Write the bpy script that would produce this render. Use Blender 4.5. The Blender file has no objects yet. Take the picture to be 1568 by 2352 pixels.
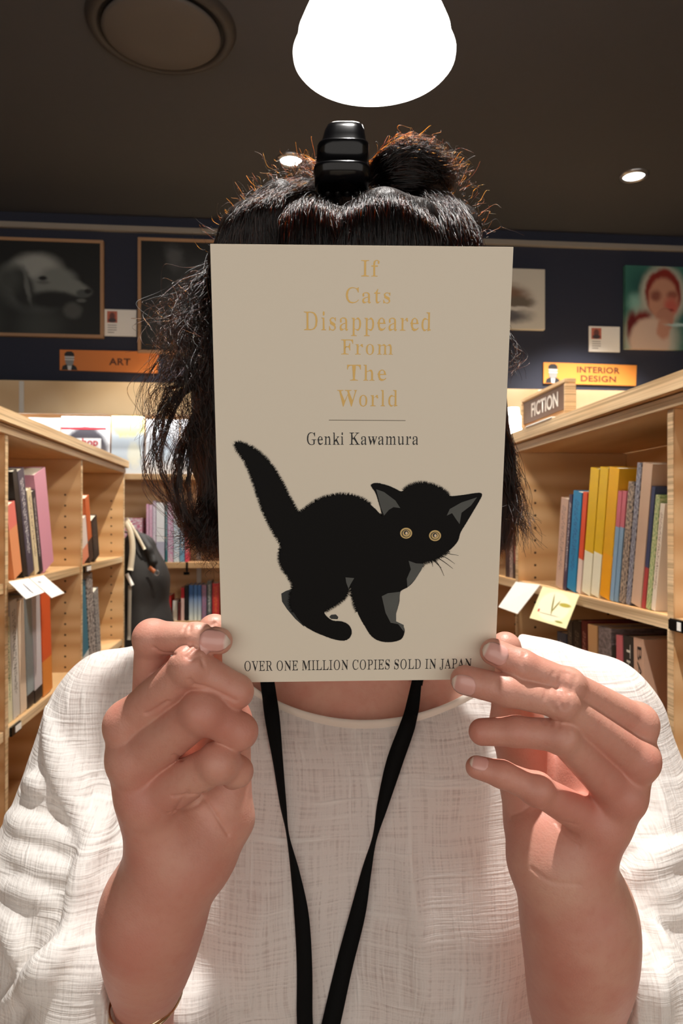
import bpy, bmesh, math, random
import numpy as np
from mathutils import Vector, Matrix

# ------------------------------------------------------------------ camera, world, lights, exposure
random.seed(5)
RNG = np.random.default_rng(7)
SC = bpy.context.scene
COL = SC.collection
F = 1700.0                                   # focal length in pixels of the 1568x2352 frame
CAMZ = 1.38
PSI = math.atan(0.0935)
CS, SN = math.cos(PSI), math.sin(PSI)
CAM = Vector((0, 0, CAMZ))
cd = bpy.data.cameras.new('camera'); cam = bpy.data.objects.new('camera', cd); COL.objects.link(cam)
cam.location = CAM
cam.rotation_euler = (math.pi/2, 0, -PSI)
cd.sensor_fit = 'VERTICAL'; cd.sensor_height = 6.4; cd.sensor_width = 6.4
cd.lens = 6.4*F/2352
cd.shift_y = 24/2352
cd.clip_start = 0.02
cd.dof.use_dof = True; cd.dof.focus_distance = 0.338; cd.dof.aperture_fstop = cd.lens/1.0
SC.camera = cam
SC.view_settings.view_transform = 'Standard'; SC.view_settings.look = 'None'
SC.view_settings.gamma = 1; SC.view_settings.use_curve_mapping = False
SC.view_settings.exposure = 0.0
SC.render.use_motion_blur = False
wd = bpy.data.worlds.new('world'); SC.world = wd; wd.use_nodes = True
wd.node_tree.nodes['Background'].inputs[0].default_value = (1.0, 0.93, 0.86, 1)
wd.node_tree.nodes['Background'].inputs[1].default_value = 1.38

def cw(p):
    """camera-aligned (right, depth, up) metres -> world"""
    x, y, z = p
    return Vector((CS*x + SN*y, -SN*x + CS*y, CAMZ + z))
def light(name, kind, loc, power, color=(1, .9, .78), size=.05, spot=None, target=None, blend=.5):
    l = bpy.data.lights.new(name, kind); l.energy = power; l.color = color
    if kind == 'AREA': l.shape = 'DISK'; l.size = size
    else: l.shadow_soft_size = size
    if spot: l.spot_size = math.radians(spot); l.spot_blend = blend
    o = bpy.data.objects.new(name, l); COL.objects.link(o); o.location = loc
    d = (Vector(target)-Vector(loc)) if target is not None else Vector((0, 0, -1))
    o.rotation_euler = d.to_track_quat('-Z', 'Y').to_euler()
    return o
CEIL = 1.68 + CAMZ
# ceiling spots of the shop (fittings are built further down at the same places)
SPOTS = [   # location, power, spot angle, target, colour, size, blend
    (cw((.10, .50, 1.66)), 220, 60, cw((.02, .50, -.3)), (1, .96, .92), .022, .35),          # over the reader
    (cw((.30, 1.75, 1.66)), 190, 80, cw((.75, 1.6, -.1)), (1, .90, .76), .03, .5),           # over the right bookcase
    (cw((-.15, 2.1, 1.66)), 180, 80, cw((-.75, 2.0, -.1)), (1, .90, .76), .03, .5),         # over the left bookcase
]
for i, (lc, pw, ang, tg, colr, sz, bl) in enumerate(SPOTS):
    light('ceiling_spot', 'SPOT', lc, pw, colr, sz, ang, tg, bl)
def at(px, py, Y=None, X=None, Z=None):
    """the point of the plane X=, Y= or Z= that is seen at pixel px, py"""
    u = (px-784)/F; w = (1200-py)/F
    d = Vector((SN+CS*u, CS-SN*u, w))
    if Y is not None: t = Y/d.y
    elif X is not None: t = X/d.x
    else: t = (Z-CAMZ)/d.z
    return CAM + d*t

# ------------------------------------------------------------------ object helpers
def tag(o, label=None, cat=None, group=None, kind=None):
    if label: o['label'] = label
    if cat: o['category'] = cat
    if group: o['group'] = group
    if kind: o['kind'] = kind
    return o
def empty(name, loc, label=None, cat=None, group=None):
    o = bpy.data.objects.new(name, None); COL.objects.link(o); o.location = loc
    o.empty_display_size = .05
    return tag(o, label, cat, group)
def link(name, me, parent=None, mats=None):
    """me is in world coordinates; the parent only carries a location"""
    o = bpy.data.objects.new(name, me); COL.objects.link(o)
    if parent is not None:
        off = Vector(parent.location)
        q = parent.parent
        while q is not None: off += Vector(q.location); q = q.parent
        if parent.type == 'MESH' and parent.get('_off') is not None: off = Vector(parent['_off'])
        o.parent = parent; 
        me.transform(Matrix.Translation(-off)); o['_off'] = list(off)
    if mats is not None:
        for m in (mats if isinstance(mats, (list, tuple)) else [mats]): me.materials.append(m)
    return o
def newmesh(v, f, smooth=False, name='mesh'):
    me = bpy.data.meshes.new(name); me.from_pydata([tuple(map(float, q)) for q in v], [], [tuple(map(int, q)) for q in f]); me.update()
    if smooth:
        me.polygons.foreach_set('use_smooth', [True]*len(me.polygons))
    return me
def bigmesh(v, quads, smooth=True):
    me = bpy.data.meshes.new('mesh'); v = np.asarray(v, np.float32); q = np.asarray(quads, np.int32)
    me.vertices.add(len(v)); me.vertices.foreach_set('co', v.ravel())
    me.loops.add(q.size); me.loops.foreach_set('vertex_index', q.ravel())
    me.polygons.add(len(q)); me.polygons.foreach_set('loop_start', np.arange(0, q.size, 4, dtype=np.int32))
    me.polygons.foreach_set('loop_total', np.full(len(q), 4, np.int32))
    me.update(calc_edges=True); me.validate()
    me.polygons.foreach_set('use_smooth', [smooth]*len(me.polygons))
    return me
def bm_box(bm, lo, hi, M=None, bev=0.0):
    lo, hi = Vector(lo), Vector(hi)
    r = bmesh.ops.create_cube(bm, size=1)
    vs = r['verts']
    for v in vs:
        v.co = Vector((lo[i]+(v.co[i]+.5)*(hi[i]-lo[i]) for i in range(3)))
    if bev > 0:
        es = list({e for v in vs for e in v.link_edges})
        r2 = bmesh.ops.bevel(bm, geom=es, offset=bev, segments=2, affect='EDGES')
        vs = list(set(r2['verts']) | {v for v in vs if v.is_valid})
    if M is not None:
        for v in vs: v.co = M @ v.co
    return vs
def from_bm(bm, smooth=False):
    me = bpy.data.meshes.new('mesh'); bm.normal_update(); bm.to_mesh(me); bm.free()
    if smooth: me.polygons.foreach_set('use_smooth', [True]*len(me.polygons))
    return me
def box(name, lo, hi, mat, parent=None, bev=0.002, M=None):
    bm = bmesh.new(); bm_box(bm, lo, hi, M, bev)
    return link(name, from_bm(bm), parent, mat)
def lathe(name, prof, centre, mat, parent=None, n=48, smooth=True):
    v, f = [], []
    for (r, z) in prof:
        for k in range(n):
            a = 2*math.pi*k/n; v.append((centre[0]+r*math.cos(a), centre[1]+r*math.sin(a), centre[2]+z))
    for i in range(len(prof)-1):
        for k in range(n):
            k2 = (k+1) % n; f.append((i*n+k, i*n+k2, (i+1)*n+k2, (i+1)*n+k))
    return link(name, newmesh(v, f, smooth), parent, mat)
def tube_mesh(pts, rad, n=10, caps=True):
    pts = [Vector(p) for p in pts]; v, f = [], []
    if not hasattr(rad, '__len__'): rad = [rad]*len(pts)
    nrm = None
    for i, p in enumerate(pts):
        t = (pts[min(i+1, len(pts)-1)]-pts[max(i-1, 0)]).normalized()
        if nrm is None: nrm = t.orthogonal().normalized()
        nrm = (nrm - t*nrm.dot(t)).normalized(); b = t.cross(nrm)
        for k in range(n):
            a = 2*math.pi*k/n; v.append(p+(nrm*math.cos(a)+b*math.sin(a))*rad[i])
    for i in range(len(pts)-1):
        for k in range(n):
            k2 = (k+1) % n; f.append((i*n+k, i*n+k2, (i+1)*n+k2, (i+1)*n+k))
    if caps:
        f.append(tuple(range(n-1, -1, -1))); f.append(tuple((len(pts)-1)*n+k for k in range(n)))
    return newmesh(v, f, True)
def smooth_path(pts, n=12):
    P = [np.array(p, float) for p in pts]; P = [2*P[0]-P[1]]+P+[2*P[-1]-P[-2]]; out = []
    for i in range(1, len(P)-2):
        for k in range(n):
            t = k/n
            out.append(.5*((2*P[i])+(-P[i-1]+P[i+1])*t+(2*P[i-1]-5*P[i]+4*P[i+1]-P[i+2])*t*t+(-P[i-1]+3*P[i]-3*P[i+1]+P[i+2])*t**3))
    out.append(P[-2]); return np.array(out)

# ------------------------------------------------------------------ materials
def srgb(r, g, b):
    f = lambda c: ((c/255+.055)/1.055)**2.4 if c > 10 else c/255/12.92
    return (f(r), f(g), f(b), 1)
class NT:
    def __init__(s, name):
        s.m = bpy.data.materials.new(name); s.m.use_nodes = True; s.t = s.m.node_tree
        s.p = s.t.nodes['Principled BSDF']; s.out = s.t.nodes['Material Output']
    def n(s, typ, **kw):
        nd = s.t.nodes.new(typ)
        for k, v in kw.items():
            if k.startswith('i_'): nd.inputs[int(k[2:])].default_value = v
            else: setattr(nd, k, v)
        return nd
    def l(s, a, b): s.t.links.new(a, b)
    def coord(s, which='Object', scale=(1, 1, 1), rot=(0, 0, 0)):
        c = s.n('ShaderNodeTexCoord'); m = s.n('ShaderNodeMapping'); m.inputs['Scale'].default_value = scale; m.inputs['Rotation'].default_value = rot
        s.l(c.outputs[which], m.inputs['Vector']); return m.outputs[0]
    def noise(s, vec, scale=5, detail=3, rough=.5, dist=0):
        n = s.n('ShaderNodeTexNoise'); n.inputs['Scale'].default_value = scale; n.inputs['Detail'].default_value = detail
        n.inputs['Roughness'].default_value = rough; n.inputs['Distortion'].default_value = dist
        if vec is not None: s.l(vec, n.inputs['Vector'])
        return n.outputs[0]
    def ramp(s, fac, stops):
        r = s.n('ShaderNodeValToRGB'); e = r.color_ramp.elements
        e[0].position, e[0].color = stops[0]; e[1].position, e[1].color = stops[-1]
        for p, c in stops[1:-1]:
            k = e.new(p); k.color = c
        s.l(fac, r.inputs[0]); return r.outputs[0]
    def mix(s, fac, a, b):
        m = s.n('ShaderNodeMix', data_type='RGBA')
        for sock, v in ((m.inputs[0], fac), (m.inputs[6], a), (m.inputs[7], b)):
            if hasattr(v, 'is_output'): s.l(v, sock)
            else: sock.default_value = v
        return m.outputs[2]
    def math(s, op, a, b=0.0, c=None):
        m = s.n('ShaderNodeMath', operation=op)
        for sock, v in zip(m.inputs, (a, b, c)):
            if v is None: continue
            if hasattr(v, 'is_output'): s.l(v, sock)
            else: sock.default_value = v
        return m.outputs[0]
    def bump(s, h, strength=.3, dist=.001):
        b = s.n('ShaderNodeBump'); b.inputs['Strength'].default_value = strength; b.inputs['Distance'].default_value = dist
        s.l(h, b.inputs['Height']); s.l(b.outputs[0], s.p.inputs['Normal']); return b
def plain(name, col, rough=.6, metal=0, coat=0, noise=0.0, emis=0, spec=None):
    t = NT(name); t.p.inputs['Roughness'].default_value = rough; t.p.inputs['Metallic'].default_value = metal
    t.p.inputs['Base Color'].default_value = col; t.p.inputs['Coat Weight'].default_value = coat
    if spec is not None: t.p.inputs['Specular IOR Level'].default_value = spec
    if noise:
        c2 = tuple(max(0, c*(1-noise)) for c in col[:3])+(1,)
        f = t.noise(t.coord('Object'), 40, 4); t.l(t.mix(f, col, c2), t.p.inputs['Base Color'])
    if emis:
        t.p.inputs['Emission Color'].default_value = col; t.p.inputs['Emission Strength'].default_value = emis
    return t.m
def wood(name, c1, c2, scale=(1, 1, 1), rough=.45, layered=False):
    t = NT(name); v = t.coord('Object', scale)
    n1 = t.noise(v, 2.2, 3, .5, 1.2)
    w = t.n('ShaderNodeTexWave', wave_type='RINGS'); w.inputs['Scale'].default_value = 1.3; w.inputs['Distortion'].default_value = 6; w.inputs['Detail'].default_value = 2; t.l(v, w.inputs['Vector'])
    f = t.math('ADD', t.math('MULTIPLY', n1, .6), t.math('MULTIPLY', w.outputs['Fac'], .4))
    colr = t.ramp(f, [(.2, c1), (.55, tuple((a+b)/2 for a, b in zip(c1, c2))), (.85, c2)])
    if layered:
        v2 = t.coord('Object', (1.5, 1.5, 230)); n2 = t.noise(v2, 1, 2, .6)
        dk = tuple(c*.62 for c in c2[:3])+(1,)
        colr = t.mix(t.ramp(n2, [(.45, (0, 0, 0, 1)), (.62, (.8, .8, .8, 1))]), colr, dk)
    t.l(colr, t.p.inputs['Base Color']); t.p.inputs['Roughness'].default_value = rough
    t.bump(t.noise(t.coord('Object', (60, 60, 6)), 6, 3), .12, .0006)
    return t.m
PLY = wood('plywood', srgb(226, 190, 142), srgb(196, 148, 96), (1.2, 1.2, 4.0))
PLYH = wood('plywood_shelf', srgb(224, 188, 140), srgb(194, 146, 94), (5, 1.0, 1.0))
PLYE = wood('plywood_edge', srgb(232, 208, 170), srgb(206, 170, 124), (1, 1, 2), .5, True)
DARKHOLE = plain('hole_dark', srgb(60, 40, 24), .9)
NAVY = plain('navy_paint', srgb(40, 44, 62), .75, noise=.12)
CEILM = plain('dark_ceiling_paint', srgb(68, 69, 74), .85, noise=.08)
TRIMM = plain('grey_trim_paint', srgb(150, 142, 132), .7)
PAPER = plain('page_paper', srgb(236, 228, 210), .8)
WHITE = plain('white_card', srgb(244, 242, 238), .6)
BLACKP = plain('black_plastic_gloss', (.002, .002, .0025, 1), .16, spec=.32)

def blobmat(name, base, blobs, rough=.6, grain=0.0, gloss=0):
    """flat print: soft ellipses laid over a base colour in the picture's own 0..1 (uv) coordinates
    blob = (cx, cy, rx, ry, colour, softness[, angle])"""
    t = NT(name); uv = t.n('ShaderNodeTexCoord').outputs['UV']; cur = base
    if grain:
        gn = t.noise(uv, 26, 4, .6); warp = t.n('ShaderNodeVectorMath', operation='MULTIPLY_ADD')
        nz = t.n('ShaderNodeTexNoise'); nz.inputs['Scale'].default_value = 9; nz.inputs['Detail'].default_value = 3; t.l(uv, nz.inputs['Vector'])
        t.l(nz.outputs['Color'], warp.inputs[0]); warp.inputs[1].default_value = (grain, grain, 0); t.l(uv, warp.inputs[2]); src = warp.outputs[0]; off = grain*.5
    else: src = uv; off = 0
    for b in blobs:
        cx, cy, rx, ry, colr, soft = b[:6]; ang = b[6] if len(b) > 6 else 0
        m = t.n('ShaderNodeMapping', vector_type='TEXTURE'); m.inputs['Location'].default_value = (cx+off, cy+off, 0); m.inputs['Rotation'].default_value = (0, 0, ang); m.inputs['Scale'].default_value = (rx, ry, 1)
        t.l(src, m.inputs['Vector'])
        ln = t.n('ShaderNodeVectorMath', operation='LENGTH'); t.l(m.outputs[0], ln.inputs[0])
        mr = t.n('ShaderNodeMapRange', interpolation_type='SMOOTHSTEP'); mr.inputs[1].default_value = 1+soft; mr.inputs[2].default_value = max(0, 1-soft)
        t.l(ln.outputs['Value'], mr.inputs[0]); cur = t.mix(mr.outputs[0], cur, colr)
    if hasattr(cur, 'is_output'): t.l(cur, t.p.inputs['Base Color'])
    else: t.p.inputs['Base Color'].default_value = cur
    t.p.inputs['Roughness'].default_value = rough; t.p.inputs['Coat Weight'].default_value = gloss
    return t.m
def panel(name, c, mat, parent=None, thick=.002):
    """thin slab from 4 corners (TL, TR, BR, BL) with uv on its face; thickness goes away from the viewer"""
    c = [Vector(q) for q in c]; n = (c[1]-c[0]).cross(c[3]-c[0]).normalized()   # points away from the viewer
    v = c+[q+n*thick for q in c]
    f = [(3, 2, 1, 0), (4, 5, 6, 7), (0, 1, 5, 4), (1, 2, 6, 5), (2, 3, 7, 6), (3, 0, 4, 7)]
    me = newmesh(v, f); uvl = me.uv_layers.new(name='UVMap')
    uvs = {0: (0, 1), 1: (1, 1), 2: (1, 0), 3: (0, 0), 4: (0, 1), 5: (1, 1), 6: (1, 0), 7: (0, 0)}
    for lp in me.loops: uvl.data[lp.index].uv = uvs[lp.vertex_index]
    return link(name, me, parent, mat)

def serif(s):
    return ''.join(chr(0x1D400+ord(c)-65) if 'A' <= c <= 'Z' else chr(0x1D41A+ord(c)-97) if 'a' <= c <= 'z' else c for c in s)
def text_mesh(body, size=1, offset=0.0, extrude=0.0, spacing=1.0, bold=False, line=1.0):
    c = bpy.data.curves.new('t', 'FONT'); c.body = body; c.size = size; c.offset = offset*size; c.extrude = extrude; c.space_character = spacing
    c.align_x = 'CENTER'; c.align_y = 'CENTER'; c.space_line = line; c.resolution_u = 3
    o = bpy.data.objects.new('t', c); COL.objects.link(o)
    dg = bpy.context.evaluated_depsgraph_get(); dg.update()
    me = bpy.data.meshes.new_from_object(o.evaluated_get(dg)); bpy.data.objects.remove(o); me.materials.clear()
    return me
def lighten(me, keep=.05, k=.34):
    """thin the vertical strokes of a glyph mesh, leaving hairlines and serifs alone"""
    bm = bmesh.new(); bm.from_mesh(me); bmesh.ops.remove_doubles(bm, verts=bm.verts, dist=1e-6); bm.verts.ensure_lookup_table(); bm.verts.index_update()
    E = [(e.verts[0].index, e.verts[1].index, e.link_faces[0].calc_center_median()) for e in bm.edges if len(e.link_faces) == 1]
    co = np.array([v.co[:2] for v in bm.verts]); nx = np.zeros(len(co)); ny = np.zeros(len(co))
    a = np.array([e[0] for e in E]); b = np.array([e[1] for e in E])
    for i, j, cm in E:
        d = co[j]-co[i]; n_ = np.array([d[1], -d[0]]); mid = (co[i]+co[j])/2
        if n_@(mid-np.array(cm[:2])) < 0: n_ = -n_
        for q in (i, j): nx[q] += n_[0]; ny[q] += n_[1]
    new = co.copy(); A, B = co[a], co[b]
    for q in set(a.tolist()) | set(b.tolist()):
        L_ = math.hypot(nx[q], ny[q])
        if L_ < 1e-9 or abs(nx[q]/L_) < .25: continue
        y = co[q, 1]+1e-4*(1 if ny[q] < 0 else -1); m = ((A[:, 1]-y)*(B[:, 1]-y) < 0); xs = A[m, 0]+(y-A[m, 1])/(B[m, 1]-A[m, 1])*(B[m, 0]-A[m, 0])
        sg = -1 if nx[q] > 0 else 1; dd = (xs-co[q, 0])*sg; dd = dd[dd > .012]
        if not len(dd): continue
        w = dd.min(); w2 = min(w, keep+max(0, w-keep)*k); fade = min(1, max(0, (.27-w)/.08))
        new[q, 0] += sg*(w-w2)/2*fade*min(1, abs(nx[q]/L_)*1.2)
    for v_ in bm.verts: v_.co.x = new[v_.index, 0]
    bm.to_mesh(me); bm.free(); return me
def put_text(name, body, centre, right, up, width=None, height=None, mat=None, parent=None, lift=.0003, thin=False, **kw):
    """flat lettering centred at a point, spanning `width` along `right`, `height` along `up`"""
    me = text_mesh(body, **kw)
    if thin: lighten(me)
    right = Vector(right).normalized(); up = Vector(up).normalized(); nrm = right.cross(up)
    co = np.array([v.co for v in me.vertices]); lo, hi = co.min(0), co.max(0); mid = (lo+hi)/2
    sx = (width/(hi[0]-lo[0])) if width else None; sy = (height/(hi[1]-lo[1])) if height else None
    sx = sx or sy; sy = sy or sx
    for v in me.vertices:
        q = v.co; v.co = Vector(centre)+right*((q.x-mid[0])*sx)+up*((q.y-mid[1])*sy)+nrm*(lift+(q.z)*1)
    return link(name, me, parent, mat)

# ------------------------------------------------------------------ the room
YW = 4.15
tag(box('floor', (-4, -3, -.05), (4, YW+.1, 0), wood('floor_boards', srgb(120, 92, 68), srgb(92, 68, 50), (1, 6, 1)), bev=0), kind='structure')
tag(box('ceiling', (-4, -3, CEIL), (4, YW+.1, CEIL+.1), CEILM, bev=0), kind='structure')
tag(box('wall_back', (-4, YW, 0), (4, YW+.1, CEIL), NAVY, bev=0), kind='structure')
SIDEW = plain('side_wall_paint', srgb(186, 172, 150), .8, noise=.06)
tag(box('wall_left', (-4.1, -3, 0), (-4, YW+.1, CEIL), SIDEW, bev=0), kind='structure')
tag(box('wall_right', (4, -3, 0), (4.1, YW+.1, CEIL), SIDEW, bev=0), kind='structure')
zt = at(100, 518, Y=YW-.02).z
tag(box('trim_1', (-4, YW-.03, zt-.016), (4, YW, zt+.014), TRIMM, bev=.003), kind='structure')

# ------------------------------------------------------------------ ceiling fittings
GLOW = plain('lamp_glass_lit', (1, .97, .92, 1), .3, emis=9.0)
pz = 1.393; pc = cw(((859-784)/F*pz, pz, .865))
pend = empty('pendant_lamp', pc, 'large white glass bell pendant lamp glowing above the reader', 'lamp')
prof = [(.128, .004), (.146, .000), (.151, .006), (.152, .014), (.148, .024), (.144, .034), (.142, .05), (.133, .072), (.123, .095), (.110, .116), (.094, .138), (.074, .157), (.053, .171), (.034, .179)]
lathe('glass_shade', prof, pc, GLOW, pend, 64)
METAL = plain('brushed_metal', srgb(180, 180, 182), .3, 1)
lathe('lamp_cap', [(.0, .215), (.02, .215), (.035, .205), (.038, .18), (.036, .176)], pc, METAL, pend, 32)
link('cord', tube_mesh([pc+Vector((0, 0, .213)), pc+Vector((0, 0, CEIL-pc.z))], .004), pend, BLACKP)
BULB = plain('bulb_lit', (1, .95, .88, 1), .3, emis=25)
lathe('light_bulb', [(.0, .03), (.022, .036), (.032, .055), (.03, .08), (.016, .11), (.014, .18)], pc, BULB, pend, 24)
light('pendant_glow', 'POINT', pc+Vector((0, 0, .02)), 14, (1, .95, .88), .06).parent = None

DARKRING = plain('fitting_dark_ring', srgb(46, 44, 44), .5)
LEDW = plain('downlight_lit', (1, .97, .9, 1), .3, emis=14)
def downlight(px, py, label, side, r=.062):
    c = at(px, py, Z=CEIL)
    e = empty('downlight', c, label, 'ceiling light', 'downlights in the dark ceiling')
    lathe('trim_ring', [(r*.78, -.002), (r*.82, -.010), (r*1.08, -.009), (r*1.12, 0)], c, METAL, e, 40)
    lathe('lens', [(0, -.004), (r*.5, -.005), (r*.79, -.003)], c, LEDW, e, 32)
    light('downlight_beam', 'SPOT', c+Vector((0, 0, -.03)), 190, (1, .96, .9), .04, 78, c+Vector((side*.4, .35, -1.9)), .5)
    return e
downlight(668, 367, 'round recessed downlight glowing just left of the black hair clip', -1)
downlight(1455, 403, 'round recessed downlight alone at the right of the dark ceiling', 0)
for i, (lc, *_r) in enumerate(SPOTS):
    c = Vector((lc[0], lc[1], CEIL))
    e = empty('downlight', c, ['round recessed downlight directly over the reader', 'round recessed downlight over the right bookcase aisle', 'round recessed downlight over the left bookcase aisle'][i], 'ceiling light', 'downlights in the dark ceiling')
    lathe('trim_ring', [(.05, -.002), (.052, -.010), (.067, -.009), (.07, 0)], c, METAL, e, 32)
    lathe('lens', [(0, -.001), (.03, -.001), (.05, -.001)], c, LEDW, e, 24)
c = at(372, 62, Z=CEIL)
vent = empty('ceiling_vent', c, 'large round dark air vent with a disc centre in the ceiling', 'air vent')
VG = plain('vent_grey', srgb(82, 77, 74), .7); VD = plain('vent_dark', srgb(30, 28, 28), .8)
lathe('outer_ring', [(.208, -.012), (.214, -.022), (.238, -.020), (.246, -.008), (.25, 0)], c, plain('vent_ring', srgb(50, 46, 45), .6), vent, 64)
lathe('throat', [(.0, -.002), (.15, -.003), (.212, -.012)], c, VD, vent, 64)
lathe('disc', [(0, -.036), (.12, -.036), (.186, -.032), (.197, -.026), (.195, -.018), (.15, -.012)], c, VG, vent, 64)

# ------------------------------------------------------------------ bookcases
def bookcase(label, Xf, sgn, ys, ztop, shelves, depth=.29):
    """Xf: X of the shelf fronts; sgn: +1 when the case runs away towards +X"""
    root = empty('bookcase', (Xf+sgn*depth/2, (ys[0]+ys[-1])/2, 0), label, 'bookcase')
    xb = Xf+sgn*depth
    def bx(n, x0, x1, y0, y1, z0, z1, m, par=root, bev=.0015):
        return box(n, (min(x0, x1), y0, z0), (max(x0, x1), y1, z1), m, par, bev)
    T = .018
    for i, y in enumerate(ys):
        y0, y1 = (y-T/2, y+T/2)
        up = bx('upright', Xf, xb, y0, y1, 0, ztop, PLY)
        bx('edge_strip', Xf-sgn*.001, Xf, y0+.0005, y1-.0005, .0, ztop-.001, PLYE, up, 0)
        # rows of shelf-pin holes on both faces of the upright
        v, f = [], []
        for face in ((y1+.0004, 1), (y0-.0004, -1)):
            for xc in (Xf+sgn*.045, xb-sgn*.05):
                zz = .15
                while zz < ztop-.08:
                    b0 = len(v)
                    for k in range(8):
                        a = k*math.pi/4; v.append((xc+.0032*math.cos(a), face[0], zz+.0032*math.sin(a)))
                    f.append(tuple(range(b0, b0+8))); zz += .032
        h = link('pin_holes', newmesh(v, f), up, DARKHOLE); h['kind'] = 'stuff'
    bx('back_panel', xb, xb+sgn*.008, ys[0], ys[-1], 0, ztop, PLY)
    y0, y1 = ys[0]-.012, ys[-1]+.012
    bx('top_board', Xf-sgn*.004, xb, y0+.003, y1-.003, ztop, ztop+.020, PLYH)
    bx('top_front_edge', Xf-sgn*.0055, Xf-sgn*.004, y0+.003, y1-.003, ztop+.001, ztop+.019, PLYE)
    bx('cap_board', Xf-sgn*.016, xb, y0, y1, ztop+.0215, ztop+.050, PLYH)
    bx('cap_front_edge', Xf-sgn*.0175, Xf-sgn*.016, y0, y1, ztop+.0225, ztop+.049, PLYE)
    for i in range(len(ys)-1):
        for zs in shelves:
            s = bx('shelf', Xf+sgn*.004, xb-sgn*.001, ys[i]+T/2+.001, ys[i+1]-T/2-.001, zs-.022, zs, PLYH)
            bx('front_edge', Xf+sgn*.0025, Xf+sgn*.004, ys[i]+T/2+.001, ys[i+1]-T/2-.001, zs-.0215, zs-.0005, PLYE, s, 0)
    return root
XL, XR = -.567, .629
YSL = [1.045, 1.645, 2.274, 2.906]
ZL1, ZL2 = CAMZ-.130, CAMZ-.445
left_case = bookcase('long waist high plywood bookcase left of the reader, holding leaning books', XL, -1, YSL, CAMZ+.188, [ZL1, ZL2, CAMZ-.76, CAMZ-1.07, .09])
YSR = [.40, 1.120, 1.861, 2.60]
ZR1, ZR2 = CAMZ-.150, CAMZ-.470
right_case = bookcase('plywood bookcase right of the reader carrying the FICTION sign', XR, 1, YSR, CAMZ+.180, [ZR1, ZR2, CAMZ-.79, CAMZ-1.09, .09])

# ------------------------------------------------------------------ books
COVERMATS = {}
def covermat(c1, c2, style):
    key = (c1, c2, style)
    if key in COVERMATS: return COVERMATS[key]
    t = NT('book_cover_print'); uv = t.n('ShaderNodeTexCoord').outputs['UV']
    sp = t.n('ShaderNodeSeparateXYZ'); t.l(uv, sp.inputs[0]); U, V = sp.outputs[0], sp.outputs[1]
    A, B = srgb(*c1), srgb(*c2)
    if style == 'text':       # a column of small print down the spine
        m = t.n('ShaderNodeMapping'); m.inputs['Scale'].default_value = (5, 46, 1); t.l(uv, m.inputs['Vector'])
        n = t.noise(m.outputs[0], 1, 1); k = t.math('GREATER_THAN', n, .52)
        k = t.math('MULTIPLY', k, t.math('LESS_THAN', t.math('ABSOLUTE', t.math('SUBTRACT', U, .5)), .24))
        k = t.math('MULTIPLY', k, t.math('LESS_THAN', t.math('ABSOLUTE', t.math('SUBTRACT', V, .56)), .36)); colr = t.mix(k, A, B)
    elif style == 'top':      # a block of the second colour over the upper part
        colr = t.mix(t.math('GREATER_THAN', V, .68), A, B)
    elif style == 'foot':
        colr = t.mix(t.math('LESS_THAN', V, .34), A, B)
    elif style == 'foot_block':
        colr = t.mix(t.math('LESS_THAN', V, .12), A, B)
    elif style == 'fade':
        colr = t.ramp(V, [(.1, B), (.75, A)])
    elif style == 'speckle':
        m = t.n('ShaderNodeMapping'); m.inputs['Scale'].default_value = (3, 22, 1); t.l(uv, m.inputs['Vector'])
        colr = t.ramp(t.noise(m.outputs[0], 1.4, 4, .7), [(.42, A), (.56, B)])
    else: colr = A
    if hasattr(colr, 'is_output'): t.l(colr, t.p.inputs['Base Color'])
    else: t.p.inputs['Base Color'].default_value = colr
    t.p.inputs['Roughness'].default_value = .42
    COVERMATS[key] = t.m; return t.m
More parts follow.
